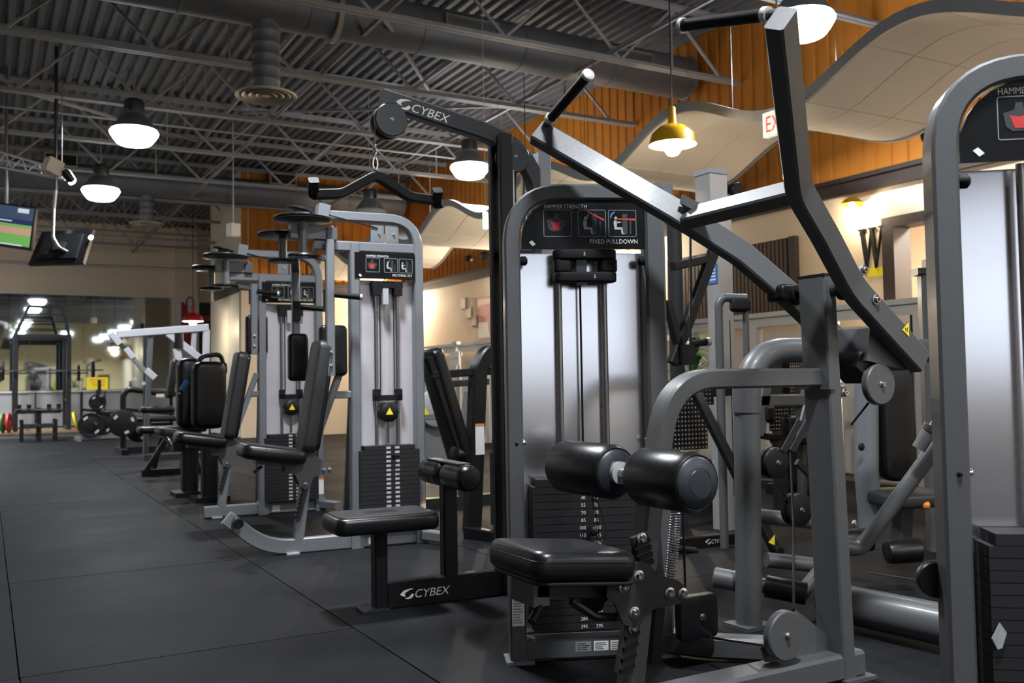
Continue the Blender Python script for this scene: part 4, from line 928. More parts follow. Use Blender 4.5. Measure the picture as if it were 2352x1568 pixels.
# silver machine glimpsed in the same gap
so = V((3.6, 7.0, 0)); ys_ = 7.0
T = thing('silver_press_machine', 'silver machine with yellow warning sticker in the gap right of the pectoral fly tower', 'exercise machine', so)
put('body', g_slab([atY(a, b, ys_) for a, b in ((975, 920), (1015, 920), (1030, 965), (1100, 965), (1060, 1060), (1010, 1075), (975, 1075))], (0, 0.3, 0)), 'silver_frame', T, False)
put('rail', g_bar(atY(960, 958, ys_ - 0.05), atY(1030, 955, ys_ - 0.05), 0.05, 0.05), 'silver_frame', T)
put('wheel', g_disc(atY(1000, 935, ys_ - 0.02), NY, 0.16, 0.05, 28), 'wainscot', T)
c = atY(978, 947, ys_ - 0.08); put('warning_sticker', g_poly(c, UX, UZ, [(-0.03, -0.02), (0.03, -0.02), (0, 0.04)], 0.001), 'print_yellow', T, False)
put('post', g_bar(atY(1065, 1075, ys_), V((atY(1065, 1075, ys_).x, ys_, 0)), 0.08, 0.08), 'dark_frame', T)
put('base', g_bb(3.0, 4.2, ys_ - 0.05, ys_ + 0.05, 0, 0.07), 'dark_frame', T, False)
put('link_arm', g_bar(atY(1075, 900, ys_), atY(1060, 1000, ys_), 0.04, 0.06), 'silver_frame', T)

# ================================================================== seated leg machine with thick round tubes, behind the pivot post
MO = V((2.95, 2.95, 0))
T = thing('leg_curl_machine', 'grey leg machine of thick round tubes with tall black backrest, behind the pulldown post', 'exercise machine', MO)
G = 'grey_frame'
ym = 2.867
put('main_hoop', g_tube([(2.69, ym, 0.0), (2.715, ym, 1.115), (3.9, ym - 0.05, 1.115)], 0.053, 0.22, 20, 10), G, T)
put('hoop_bracket', g_box((2.69, ym, 0.008), (0.15, 0.14, 0.016)), G, T)
put('sleeve', g_rod((2.706, ym, 0.86), (2.712, ym, 0.98), 0.057, 20), G, T)
a, b = atZ(1960, 1390, 0.10), atZ(2195, 1440, 0.10)
put('floor_tube', g_tube([a + (a - b) * 0.3, b + (b - a) * 0.8], 0.075, 0, 20), G, T)
a, b = atY(1975, 1262, 2.6), atY(2180, 985, 2.35)
put('swing_tube', g_tube([a + V((-0.10, 0.05, 0.02)), a, b, b + (b - a) * 0.3], 0.03, 0.05, 16), G, T)
a, b = atY(2110, 1030, 2.38), atY(2172, 930, 2.30)
dp = put('damper', g_rod(a, a.lerp(b, 0.45), 0.026, 16), G, T)
put('damper_collar', g_rod(a.lerp(b, 0.40), a.lerp(b, 0.52), 0.031, 16), 'dark_frame', dp)
put('damper_rod', g_rod(a.lerp(b, 0.5), b, 0.013, 12), 'chrome', dp)
put('damper_ring', g_rod(a.lerp(b, 0.92), a.lerp(b, 0.99), 0.022, 14), 'alu_end', dp)
yq = 3.35
b0, b1 = atY(2050, 1105, yq), atY(2062, 838, yq)
put('back_pad', g_pad((b0 + b1) / 2, (0.92, -0.38, 0), UZ, 0.20, b1.z - b0.z, 0.10, 0.07, 0.03), 'vinyl', T)
put('back_column', g_tube([atY(1990, 880, yq + 0.05), atY(1990, 1080, yq + 0.05), atY(2002, 1225, yq + 0.05)], 0.062, 0.2, 18), 'silver_frame', T)
put('column_plug', g_lathe([(0.02, 0), (0.02, 0.008), (0.012, 0.012)], atY(1977, 1026, yq - 0.02), NY, 14), 'black_paint', T)
c = atY(2080, 1128, yq - 0.1)
put('seat_pad', g_pad(c + V((0, 0, -0.03)), (0.95, -0.3, 0), (0.3, 0.95, 0), 0.36, 0.36, 0.07, 0.05, 0.02), 'vinyl_grey', T)
put('seat_post', g_bar(c + V((-0.02, 0, -0.06)), V((c.x - 0.06, c.y, 0.05)), 0.07, 0.09), 'dark_frame', T)
put('orange_knob', g_lathe([(0.015, 0), (0.02, 0.006), (0.02, 0.03), (0.012, 0.036)], atY(2118, 1160, yq - 0.25), (0.6, -0.5, 0), 14), 'print_orange', T)
r0 = atY(2005, 1265, 2.9)
for k in range(2): put('leg_roller', g_lathe([(0.02, 0), (0.05, 0.008), (0.055, 0.03), (0.055, 0.15), (0.02, 0.16)], r0 + V((0.02 + 0.05 * k, -0.05 + 0.30 * k, 0.0)), (0.9, -0.45, 0.05), 20), 'vinyl', T)
p = atY(1655, 1325, 3.0); q = atY(1845, 1362, 2.75)
put('foot_roller_bar', g_rod(p, q, 0.03, 16), G, T)
put('foot_roller', g_lathe([(0.035, 0), (0.042, 0.004), (0.042, 0.1), (0.035, 0.104)], p + V((-0.02, 0.02, 0)), (q - p), 20), 'grey_frame', T)
put('foot_roller', g_lathe([(0.035, 0), (0.045, 0.004), (0.045, 0.16), (0.035, 0.164)], q - (q - p).normalized() * 0.15, (q - p), 20), 'black_paint', T)
for (a_, b_, r_, y_) in ((1778, 1062, 0.068, 3.05), (1832, 1170, 0.072, 3.0)):
    pc = atY(a_, b_, y_)
    for dy in (0.0, 0.035):
        o = put('cable_pulley', g_lathe([(r_ * 0.85, 0), (r_, 0.004), (r_, 0.02), (r_ * 0.85, 0.024)], pc + V((0, dy, 0)), NY, 30), 'black_paint', T)
    put('nut', hexbolt(pc + V((0, -0.024, 0)), NY, 0.008), 'steel', T)
for dx in (0, 20):
    put('pulley_plate', g_bar(atY(1800 + dx, 1035, 2.98 + 0.04), atY(1838 + dx, 965, 2.98), 0.006, 0.035), 'chrome', T)
put('pulley_link', g_bar(atY(1830, 1060, 3.05), atY(1885, 1115, 3.05), 0.02, 0.03), 'black_paint', T)
put('cable', g_rod(atY(1790, 1115, 3.0), atY(1812, 1150, 3.0), 0.004, 6), 'black_paint', T)
put('cable', g_rod(atY(1995, 1315, 2.7), atY(2200, 1345, 2.4), 0.004, 6), 'steel', T)
put('lower_arm', g_tube([atY(1745, 1185, 3.3), atY(1890, 1200, 3.15)], 0.035, 0, 14), G, T)
put('lower_arm', g_tube([atY(1760, 1285, 3.3), atY(1895, 1300, 3.2)], 0.035, 0, 14), G, T)
put('lower_arm', g_tube([atY(1840, 1365, 2.8), atY(1900, 1290, 3.0)], 0.03, 0, 14), G, T)

# ================================================================== black cable machine behind the fixed pulldown tower
KO = V((3.7, 4.35, 0)); yk = 4.35
T = thing('cable_row_machine', 'black cable machine with crossed struts and perforated guard behind the fixed pulldown tower', 'exercise machine', KO)
def kp(a, b, y=yk): return atY(a, b, y)
bm_ = put('floor_beam', g_bar(kp(1560, 1262) + V((0, 0, 0.03)), kp(1720, 1244) + V((0, 0, 0.03)), 0.05, 0.075), 'black_paint', T)
c = kp(1620, 1248, yk - 0.027); cybex_logo(bm_, c, 0.0, -0.005, 0.034)
put('strut', g_bar(kp(1592, 890), kp(1781, 1262, 3.88), 0.05, 0.055), 'black_paint', T)
put('strut_end', g_box(kp(1783, 1266, 3.88), (0.05, 0.06, 0.05), Matrix.Rotation(R(28), 3, 'Y')), 'black_paint', T)
c = kp(1773, 1240, 3.84); put('warning_sticker', g_poly(c, UX, UZ, [(-0.028, -0.01), (0.02, -0.03), (0.022, 0.03)], 0.001), 'print_yellow', T, False)
put('strut', g_bar(kp(1545, 835), kp(1640, 575), 0.05, 0.065), 'black_paint', T)
put('strut', g_bar(kp(1532, 690), kp(1565, 820), 0.05, 0.05), 'black_paint', T)
put('upper_arm', g_rtube([kp(1545, 612), kp(1600, 600), kp(1640, 590)], 0.05, 0.05, YA, 0.1), 'black_paint', T)
hb = put('handle', g_rod(kp(1575, 790), kp(1625, 785), 0.022, 14), 'rubber', T)
for a in (1573, 1625): put('handle_ring', g_rod(kp(a - 4, 790 if a < 1600 else 785), kp(a + 4, 789 if a < 1600 else 784), 0.026, 14), 'alu_end', hb)
put('carriage', g_box(kp(1570, 815), (0.09, 0.1, 0.12)), 'black_paint', T)
for a in (1587, 1585): put('cable', g_rod(kp(a, 520, yk - 0.2), kp(a - 2, 1380, yk - 0.2) if False else kp(a, 900, yk - 0.2), 0.005, 6), 'black_paint', T)
put('rail', g_bar(kp(1545, 905, yk + 0.3), kp(1690, 895, yk + 0.3), 0.06, 0.07), 'black_paint', T)
put('rail_top', g_bar(kp(1560, 886, yk + 0.3), kp(1690, 882, yk + 0.3), 0.05, 0.012), 'alu_end', T)
put('tail_peg', g_rod(kp(1540, 1258, yk - 0.1), kp(1598, 1266, yk - 0.1), 0.022, 14), 'black_paint', T)
# perforated steel guard: dark sheet, pale discs coloured as light through its holes
def perforated(T, c0, w, h, pitch=0.027, r=0.0065):
    put('guard_sheet', g_bb(c0.x, c0.x + w, c0.y, c0.y + 0.004, c0.z, c0.z + h), 'black_paint', T, False)
    gs = []
    nx, nz = int(w / pitch), int(h / pitch)
    for i in range(nx):
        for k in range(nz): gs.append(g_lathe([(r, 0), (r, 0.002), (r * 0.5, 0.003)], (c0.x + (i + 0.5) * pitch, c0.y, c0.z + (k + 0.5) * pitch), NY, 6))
    o = put('hole_light_discs', join(*gs), 'hole_light', T); o['kind'] = 'stuff'
perforated(T, kp(1548, 1035, yk + 0.15), 0.27, 0.34)
perforated(T, kp(1612, 930, yk + 0.2), 0.10, 0.2)
yy = 5.3
T = thing('cable_row_machine', 'grey framed machine with perforated guard glimpsed through the pulldown seat frame', 'exercise machine', V((5.0, yy, 0)))
put('frame_leg', g_bar(atY(1860, 885, yy), atY(1830, 1010, yy), 0.08, 0.10), 'silver_frame', T)
put('frame_leg', g_bar(atY(1755, 885, yy), atY(1740, 1000, yy), 0.08, 0.10), 'silver_frame', T)
put('frame_bar', g_bar(atY(1740, 920, yy), atY(1845, 918, yy), 0.08, 0.09), 'silver_frame', T)
put('pad', g_pad(atY(1760, 950, yy), UX, UZ, 0.12, 0.14, 0.1, 0.03), 'vinyl', T)
put('pad', g_pad(atY(1812, 985, yy), UX, UZ, 0.10, 0.22, 0.1, 0.03), 'vinyl', T)
put('bar', g_bar(atY(1745, 1000, yy), atY(1840, 1010, yy), 0.08, 0.05), 'black_paint', T)
perforated(T, atY(1768, 990, yy + 0.15), 0.22, 0.26, 0.03, 0.0075)
put('support', g_bar(atY(1790, 1010, yy), V((atY(1790, 1010, yy).x, yy, 0.0)), 0.08, 0.1), 'dark_frame', T)

# ================================================================== row of dark machines with perforated guards in front of the partition
def guard_machine(x, y, rz, label, h=1.25):
    LO = V((x, y, 0)); T = thing('guarded_machine', label, 'exercise machine', LO, 'dark machines with perforated guards'); frame(LO, LO, rz)
    put('base', g_bb(-0.35, 0.75, -0.05, 0.05, 0, 0.08), 'dark_frame', T, False)
    put('cross_foot', g_bb(-0.05, 0.05, -0.35, 0.45, 0, 0.07), 'dark_frame', T, False)
    put('stack_housing', g_bb(-0.02, 0.40, 0.02, 0.20, 0.08, h), 'black_paint', T, False)
    for xx in (-0.04, 0.42): put('post', g_bar((xx, 0.1, 0.0), (xx, 0.1, h + 0.06), 0.1, 0.06), 'dark_frame', T)
    put('head_bar', g_bar((-0.07, 0.1, h + 0.05), (0.45, 0.1, h + 0.05), 0.1, 0.06), 'dark_frame', T)
    perforated(T, V((0.0, 0.012, 0.35)), 0.38, h - 0.45, 0.032, 0.008)
    put('back_pad', g_pad((-0.12, -0.25, 0.82), (0.3, 0.95, 0), (0.12, 0, 1), 0.26, 0.55, 0.09, 0.05, 0.02), 'vinyl', T)
    put('seat_pad', g_pad((-0.30, -0.25, 0.48), UX, YA, 0.38, 0.34, 0.08, 0.05, 0.02), 'vinyl', T)
    put('seat_post', g_bar((-0.25, -0.25, 0.0), (-0.22, -0.25, 0.45), 0.06, 0.07), 'grey_frame', T)
    put('arm', g_rtube([(-0.2, -0.5, 0.75), (0.05, -0.5, 0.9), (0.2, -0.2, 1.0), (0.2, 0.1, 1.0)], 0.05, 0.05, (0, 0, 1), 0.1), 'grey_frame', T)
    put('grip', g_rod((-0.2, -0.5, 0.75), (-0.35, -0.5, 0.74), 0.02, 12), 'rubber', T)
guard_machine(5.7, 7.6, 20, 'dark machine with perforated guard left of the silver column')
guard_machine(6.3, 6.1, 10, 'dark machine with perforated guard seen under the bent seat frame')
guard_machine(6.3, 4.1, 5, 'dark machine with perforated guard seen past the tall black backrest', 1.05)
guard_machine(5.9, 10.2, 15, 'dark machine with perforated guard far behind the lat pulldown column')
# ================================================================== along the right wall
def mk(name, label, cat, loc, group=None): return thing(name, label, cat, V(loc), group)
# exit sign
P = atX(1752, 290, 5.42); ln = V((0, -1, 0))
T = mk('exit_sign', 'white exit sign with red letters hanging beside the wavy canopy', 'sign', P)
put('sign_box', g_bb(5.42, 5.47, P.y - 0.33, P.y, P.z - 0.095, P.z + 0.10), 'exit_face', T, False)
put('lettering', g_text('EXIT', 0.185, (5.419, P.y - 0.028, P.z - 0.062), (0, -1, 0), UZ, sx=0.72), 'exit_red', T, False)
put('hanger', g_rod((5.445, P.y - 0.16, P.z + 0.1), (5.445, P.y - 0.16, ZJ + 0.05), 0.008, 8), 'joist', T)
# wall speakers
for (a, b, lb) in ((2122, 306, 'black round wall speaker on the orange wall near the right tower'), (1107, 585, 'small black wall speaker on the orange wall beside the lat pulldown column'), (1071, 590, 'small black camera on the orange wall left of the speaker')):
    P = atX(a, b, XR - 0.16)
    T = mk('wall_speaker', lb, 'speaker', (XR, P.y, P.z))
    put('bracket', g_bar((XR + 0.03, P.y + 0.03, P.z - 0.06), (XR - 0.12, P.y, P.z - 0.02), 0.04, 0.04), 'white_trim', T)
    r_ = 0.075 if 'camera' not in lb else 0.05
    put('body', g_lathe([(r_ * 0.6, 0), (r_ * 0.95, 0.02), (r_, 0.1), (r_ * 0.85, 0.14), (r_ * 0.6, 0.13), (r_ * 0.2, 0.11)], (XR - 0.08, P.y, P.z), (-0.8, -0.5, -0.35), 20), 'rubber', T)
# slatted dark panel
y0, y1 = atX(1822, 600, XR).y, atX(1535, 600, XR).y
T = mk('slat_panel', 'dark brown vertical slat panel on the beige wall behind the silver column', 'wall panel', (XR, (y0 + y1) / 2, 1.7))
z0, z1 = 1.62, 2.56
put('backing', g_bb(XR - 0.025, XR - 0.002, y0, y1, z0, z1), 'brown_trim', T, False)
k = y0 + 0.06
sl = mesh('slat', g_box((0, 0, 0), (0.035, 0.042, z1 - z0 - 0.02)), 'curtain', False, xf=Matrix.Identity(4))
while k < y1 - 0.03:
    o = bpy.data.objects.new('slat', sl); COL.objects.link(o); o.parent = T; o.location = (-0.042, k - (y0 + y1) / 2, (z0 + z1) / 2 - 1.7); k += 0.062
put('side_board', g_bb(XR - 0.07, XR - 0.002, y0 - 0.09, y0, z0, z1), 'brown_trim', T, False)
# letter on the wall: slab serif outline
P = atX(2000, 570, XR - 0.03)
T = mk('wall_letter', 'black serif letter W mounted on the lit beige wall', 'letter', (XR - 0.03, P.y, P.z))
hh = 0.205; ww = 0.155
def wl(a, b): return V((XR - 0.03, P.y - a * ww, P.z + b * hh))
strokes = [[(-0.86, 0.95), (-0.58, 0.95), (-0.32, -0.55), (-0.40, -1.0), (-0.48, -1.0)], [(-0.10, 0.95), (0.14, 0.95), (0.42, -0.5), (0.34, -1.0), (0.26, -1.0)], [(-0.48, -1.0), (-0.40, -1.0), (0.02, 0.72), (-0.02, 0.95)], [(0.26, -1.0), (0.34, -1.0), (0.84, 0.95), (0.76, 0.95)], [(-1.0, 0.95), (-0.42, 0.95), (-0.42, 1.03), (-1.0, 1.03)], [(-0.2, 0.95), (0.3, 0.95), (0.3, 1.03), (-0.2, 1.03)], [(0.58, 0.95), (1.0, 0.95), (1.0, 1.03), (0.58, 1.03)]]
put('letter_body', join(*[g_slab([wl(a, b) for a, b in s], (0.03, 0, 0)) for s in strokes]), 'print_black', T, False)
P = atX(2010, 624, XR - 0.01)
T = mk('wall_notice', 'small yellow notice on the wall under the black letter', 'sign', (XR - 0.01, P.y, P.z))
put('sheet', g_bb(XR - 0.012, XR - 0.001, P.y - 0.1, P.y + 0.1, P.z - 0.045, P.z + 0.045), 'print_yellow', T, False)
put('border', join(g_bb(XR - 0.014, XR - 0.0125, P.y - 0.11, P.y - 0.1, P.z - 0.05, P.z + 0.05), g_bb(XR - 0.014, XR - 0.0125, P.y + 0.1, P.y + 0.11, P.z - 0.05, P.z + 0.05)), 'wood', T, False)
# gold picture light above the letter; the hidden others are added to brighten the wall
P = atX(1955, 466, XR - 0.16)
for sy, lb in ((P.y, 'gold wall lamp shining down on the beige wall above the letter'), (3.0, 'added gold wall lamp hidden behind the right tower, brightening the beige wall'), (10.2, 'added gold wall lamp hidden behind the fixed pulldown tower, brightening the beige wall'), (13.5, 'added gold wall lamp hidden behind the lat pulldown column, brightening the beige wall'), (17.9, 'added gold wall lamp hidden behind the pectoral fly tower, brightening the beige wall')):
    P.y = sy
    T = mk('wall_sconce', lb, 'lamp', (XR, P.y, P.z), 'gold wall lamps')
    put('arm', g_tube([(XR - 0.01, P.y, P.z - 0.03), (XR - 0.08, P.y, P.z + 0.02), (XR - 0.14, P.y, P.z)], 0.012, 0.03, 8), 'yellow_enamel', T)
    put('lamp_shade', g_lathe([(0.03, 0.05), (0.06, 0.045), (0.09, 0.02), (0.12, -0.01), (0.115, -0.012), (0.08, 0.012)], (XR - 0.15, P.y, P.z), (0, 0, 1), 20, cap=False), 'yellow_enamel', T)
    put('bulb', g_lathe([(0.01, 0.02), (0.03, 0.0), (0.035, -0.03), (0.01, -0.055)], (XR - 0.15, P.y, P.z), (0, 0, 1), 14), 'warm_glow', T)
    light('lamp_light', 'POINT', (-0.16, 0, -0.09), 15 if sy == 3.0 or 'letter' in lb else (160 if sy < 17 else 240), (1.0, 0.86, 0.66), 0.04, T)
# bright lamp in the side room behind the door opening (daylit room seen through it)
T = mk('room_lamp', 'ceiling lamp lighting the side room behind the brown door frame', 'lamp', (XR + 0.8, 5.2, 2.95))
frame((0, 0, 0)); put('diffuser', g_lathe([(0.2, 0.04), (0.2, 0.0), (0.16, -0.03), (0.02, -0.04)], (0, 0, 0), (0, 0, 1), 24), 'warm_glow', T)
light('lamp_light', 'AREA', (0, 0, -0.06), 220, (1.0, 0.93, 0.82), 0.4, T)
# white half wall with cream panels
XH = 7.3
T = mk('half_wall', 'white framed partition with cream panels and a broad top rail in front of the right wall', 'partition', (XH, 8, 0))
zt = 1.70
put('top_rail', g_bb(XH - 0.06, XH + 0.06, 1.0, YBLK - 0.1, zt - 0.05, zt), 'white_trim', T, False)
put('lower_rail', g_bb(XH - 0.035, XH + 0.035, 1.0, YBLK - 0.1, zt - 0.15, zt - 0.05), 'white_trim', T, False)
yy = 1.2; i = 0
while yy < YBLK - 1.0:
    put('post', g_bb(XH - 0.05, XH + 0.05, yy, yy + 0.14, 0, zt - 0.15), 'white_trim', T, False)
    put('panel', g_bb(XH - 0.012, XH + 0.012, yy + 0.2, yy + 0.98, 0.08, zt - 0.22), 'cream_panel', T, False)
    put('panel_edge', g_bb(XH - 0.02, XH + 0.02, yy + 0.165, yy + 0.19, 0.0, zt - 0.15), 'black_paint', T, False)
    yy += 1.05
# framed prints and poster
for i, (a, b) in enumerate(((1064, 697), (1077, 719), (1089, 737))):
    P = atX(a, b, XR - 0.02)
    T = mk('picture_frame', ['highest and leftmost of three tiny frames stepping down the beige wall', 'middle one of three tiny frames stepping down the beige wall', 'lowest of three tiny frames, next to the pink poster'][i], 'picture', (XR - 0.02, P.y, P.z), 'tiny stepped frames')
    put('print', g_bb(XR - 0.02, XR - 0.001, P.y - 0.09, P.y + 0.09, P.z - 0.085, P.z + 0.085), 'cream_panel', T, False)
    put('frame_side', join(g_bb(XR - 0.03, XR - 0.001, P.y - 0.12, P.y - 0.09, P.z - 0.10, P.z + 0.10), g_bb(XR - 0.03, XR - 0.001, P.y - 0.09, P.y + 0.09, P.z - 0.10, P.z - 0.085)), 'brown_trim', T, False)
ya, yb2 = atX(1155, 700, XR).y, atX(1099, 700, XR).y
T = mk('wall_poster', 'pink and white poster on the beige wall beside the lat pulldown column', 'poster', (XR - 0.01, (ya + yb2) / 2, 1.9))
mat('poster_pink', (0.5, 0.22, 0.2), 0.5); mat('poster_pale', (0.72, 0.5, 0.48), 0.5)
z_a, z_b = atX(1110, 740, XR).z, atX(1110, 682, XR).z
put('field', g_bb(XR - 0.014, XR - 0.001, ya, yb2, z_a, z_b), 'poster_pink', T, False)
put('band', g_bb(XR - 0.016, XR - 0.0141, ya, yb2, z_b - 0.14, z_b - 0.04), 'poster_pale', T, False)
put('lower_field', g_bb(XR - 0.013, XR - 0.001, ya, yb2, z_a - 0.28, z_a), 'print_white', T, False)
put('figure', g_slab([(XR - 0.016, ya + (yb2 - ya) * s, z_a + t) for s, t in ((0.2, -0.2), (0.5, -0.26), (0.6, 0.02), (0.45, 0.1), (0.25, 0.05))], (0.002, 0, 0)), 'poster_pink', T, False)
# notice on a stand
P = atX(1048, 820, XH - 0.25)
T = mk('stand_sign', 'white notice on a thin stand in front of the cream partition', 'sign', (P.x, P.y, 0))
put('pole', g_rod((P.x, P.y, 0), (P.x, P.y, P.z + 0.25), 0.025, 10), 'white_trim', T)
put('notice', g_box((P.x - 0.03, P.y, P.z - 0.02), (0.02, 0.36, 0.24)), 'print_white', T, False)
put('head', g_box((P.x, P.y, P.z + 0.24), (0.08, 0.2, 0.05)), 'white_trim', T, False)
put('marks', join(*[g_slab([(P.x - 0.0415, P.y + 0.1 - 0.1 * k, P.z - 0.05), (P.x - 0.0415, P.y + 0.07 - 0.1 * k, P.z - 0.05), (P.x - 0.0415, P.y + 0.05 - 0.1 * k, P.z + 0.0), (P.x - 0.0415, P.y + 0.07 - 0.1 * k, P.z + 0.0)], (0.001, 0, 0)) for k in range(3)]), 'print_grey', T, False)
# silver clad column with blue notice
P = atZ(1640, 1150, 0)
dcol = 6.3; pa, pb = atD(1622, 700, dcol), atD(1688, 700, dcol)
c = (pa + pb) / 2
T = mk('clad_column', 'silver metal clad column with boxed head and a blue notice', 'column', (c.x, c.y, 0))
w_ = (pb - pa).length * 0.62
put('shaft', g_box((c.x, c.y, 1.08), (w_, w_, 2.16)), 'silver_column', T, False)
put('head', g_box((c.x - 0.03, c.y + 0.03, 2.27), (w_ * 1.25, w_ * 1.25, 0.22)), 'silver_column', T, False)
put('head_cap', g_box((c.x - 0.03, c.y + 0.03, 2.395), (w_ * 1.4, w_ * 1.4, 0.035)), 'wainscot', T, False)
n_ = atD(1628, 622, dcol - 0.2)
nt_ = put('notice', g_box(V((c.x - w_ / 2 - 0.006, c.y + 0.0, n_.z)), (0.008, 0.09, 0.13)), 'print_blue', T, False, label='blue printed notice')
put('text_lines', join(*[g_bb(c.x - w_ / 2 - 0.012, c.x - w_ / 2 - 0.0101, c.y - 0.035, c.y + 0.03, n_.z - 0.045 + k * 0.022, n_.z - 0.036 + k * 0.022) for k in range(5)]), 'print_white', nt_, False)
# overhead arm of a cable machine in front of the column
ya_ = 5.0
T = mk('cable_tower_arm', 'black overhead cable machine with white lettering on its arm, in front of the silver column', 'exercise machine', (atY(1560, 900, ya_).x, ya_, 0))
am = put('overhead_arm', g_rtube([atY(1540, 505, ya_), atY(1590, 478, ya_), atY(1650, 448, ya_), atY(1690, 425, ya_)], 0.06, 0.07, YA, 0.2), 'black_paint', T)
c2 = atY(1662, 458, ya_ - 0.035); cybex_logo(am, c2, -0.02, -0.01, 0.04, u=(0.9, 0, 0.42), v=(-0.42, 0, 0.9))
put('arm_end', g_disc(atY(1686, 440, ya_ - 0.02), NY, 0.06, 0.05, 20), 'black_paint', T)
put('column', g_bar(atY(1548, 505, ya_), V((atY(1548, 505, ya_).x, ya_, 0)), 0.08, 0.08), 'dark_frame', T)
put('head_box', g_bb(atY(1500, 430, ya_).x, atY(1535, 430, ya_).x, ya_ - 0.05, ya_ + 0.15, atY(1500, 470, ya_).z, atY(1500, 422, ya_).z), 'silver_frame', T, False)
# potted palm
P = atD(1592, 800, 7.2)
T = mk('potted_palm', 'green potted palm between the black struts and the silver column', 'plant', (P.x, P.y, 0))
put('pot', g_lathe([(0.14, 0), (0.19, 0.3), (0.2, 0.33), (0.18, 0.33), (0.17, 0.28)], (P.x, P.y, 0), (0, 0, 1), 20), 'brown_trim', T)
put('stem', g_rod((P.x, P.y, 0.28), (P.x, P.y, 1.05), 0.02, 8), 'wood', T)
random.seed(3)
for k in range(34):
    a = random.uniform(0, 6.28); el = random.uniform(0.1, 1.2); L = random.uniform(0.22, 0.42); w = random.uniform(0.018, 0.03)
    b0 = V((P.x, P.y, 1.0 + random.uniform(-0.1, 0.25))); d = V((math.cos(a) * math.cos(el), math.sin(a) * math.cos(el), math.sin(el))); s = d.cross(V((0, 0, 1))).normalized()
    pts = []
    for t, ww_ in ((0, 0.3), (0.3, 1), (0.65, 0.8), (1, 0.05)):
        q = b0 + d * (L * t) + V((0, 0, -0.22 * L * t * t * 2)); pts.append((q - s * w * ww_, q, q + s * w * ww_))
    vs = [p for r3 in pts for p in (r3[0], r3[1] + V((0, 0, 0.004)), r3[2])]
    fs = [(i * 3 + j, i * 3 + j + 1, i * 3 + j + 4, i * 3 + j + 3) for i in range(3) for j in range(2)]
    put('leaf', (vs, fs), 'leaf', T)
# thin bent tube cable column
dq = 5.6
T = mk('bent_tube_station', 'grey bent tube station with a black roller head in front of the white partition', 'exercise machine', (atD(1650, 1000, dq).x, atD(1650, 1000, dq).y, 0))
def q_(a, b): return atD(a, b, dq)
g = q_(1650, 700)
put('bent_tube', g_tube([V((g.x, g.y, 0)), q_(1650, 700), q_(1660, 683), q_(1715, 685)], 0.026, 0.06, 12), 'grey_frame', T)
g2 = q_(1712, 800)
put('upright', g_tube([V((g2.x, g2.y, 0)), q_(1712, 700)], 0.02, 0, 12), 'grey_frame', T)
put('roller_head', g_pad(q_(1700, 700), (0.872, -0.49, 0), UZ, 0.12, 0.085, 0.1, 0.03, 0.02), 'rubber', T)
put('cable', g_rod(q_(1676, 735), V((q_(1676, 735).x, q_(1676, 735).y, 0.3)), 0.003, 6), 'black_paint', T)
# tower machine in the background at right
dt = 5.4
c = atD(2128, 700, dt)
T = mk('background_tower', 'grey machine tower with black cap and pale shroud, behind the lever arm', 'exercise machine', (c.x, c.y, 0))
frame(V((c.x, c.y, 0)), V((c.x, c.y, 0)), -32)
zc = atD(2128, 632, dt).z
put('post', g_bar((0, 0, 0), (0, 0, zc), 0.08, 0.075), 'grey_frame', T)
put('post', g_bar((0.55, 0, 0), (0.55, 0, zc), 0.08, 0.075), 'grey_frame', T)
put('top_bar', g_bar((-0.06, 0, zc + 0.02), (0.61, 0, zc + 0.02), 0.1, 0.04), 'dark_frame', T)
put('top_box', g_bb(0.02, 0.55, -0.02, 0.1, zc + 0.04, zc + 0.1), 'black_paint', T, False)
pl = put('placard', g_bb(0.045, 0.5, -0.035, -0.02, zc - 0.20, zc - 0.01), 'placard', T, False)
put('lettering', join(g_quad((0, -0.036, 0), UX, UZ, 0.09, 0.24, zc - 0.10, zc - 0.075), g_quad((0, -0.036, 0), UX, UZ, 0.09, 0.2, zc - 0.13, zc - 0.118)), 'print_grey', pl, False)
put('shroud', g_bb(0.045, 0.5, 0.01, 0.02, 0.15, zc - 0.205), 'shroud', T, False)
put('brace', g_bar((0, 0, 0.68), (0.55, 0, 0.68), 0.06, 0.05), 'dark_frame', T)
put('brace', g_bar((0, 0, 0.05), (0.55, 0, 0.05), 0.06, 0.08), 'dark_frame', T)

# ================================================================== television corner at upper left
def quad_screen(tl, tr, br, bl, thick, T, bezel):
    n = (tr - tl).cross(bl - tl).normalized()
    if n.dot(CPOS - tl) < 0: n = -n
    return n
mat('tv_sky', (0.02, 0.03, 0.05), 0.3, emit=(0.035, 0.06, 0.11), estr=1.0, scale=60, noise=0.6)
mat('tv_bar', (0.02, 0.02, 0.05), 0.3, emit=(0.01, 0.02, 0.07), estr=1.0)
mat('tv_dirt', (0.3, 0.2, 0.15), 0.3, emit=(0.42, 0.25, 0.18), estr=1.0, scale=30)
mat('tv_grass', (0.1, 0.3, 0.06), 0.3, emit=(0.12, 0.32, 0.08), estr=1.0, scale=30)
mat('tv_white', (0.4, 0.4, 0.4), 0.3, emit=(0.5, 0.6, 0.65), estr=1.0)
dtv = 12.2
tl, tr_, br_, bl_ = atD(-62, 461, dtv + 0.1), atD(83, 480, dtv - 0.1), atD(71, 572, dtv - 0.1), atD(-66, 560, dtv + 0.1)
c = (tl + br_) / 2; U = (tr_ - tl).normalized(); Vv = (tl - bl_); Vv = (Vv - U * Vv.dot(U)).normalized(); N = U.cross(Vv)
hw, hh_ = (tr_ - tl).length / 2, (tl - bl_).length / 2
T = mk('television', 'television showing a baseball field, hung at the upper left edge', 'television', c)
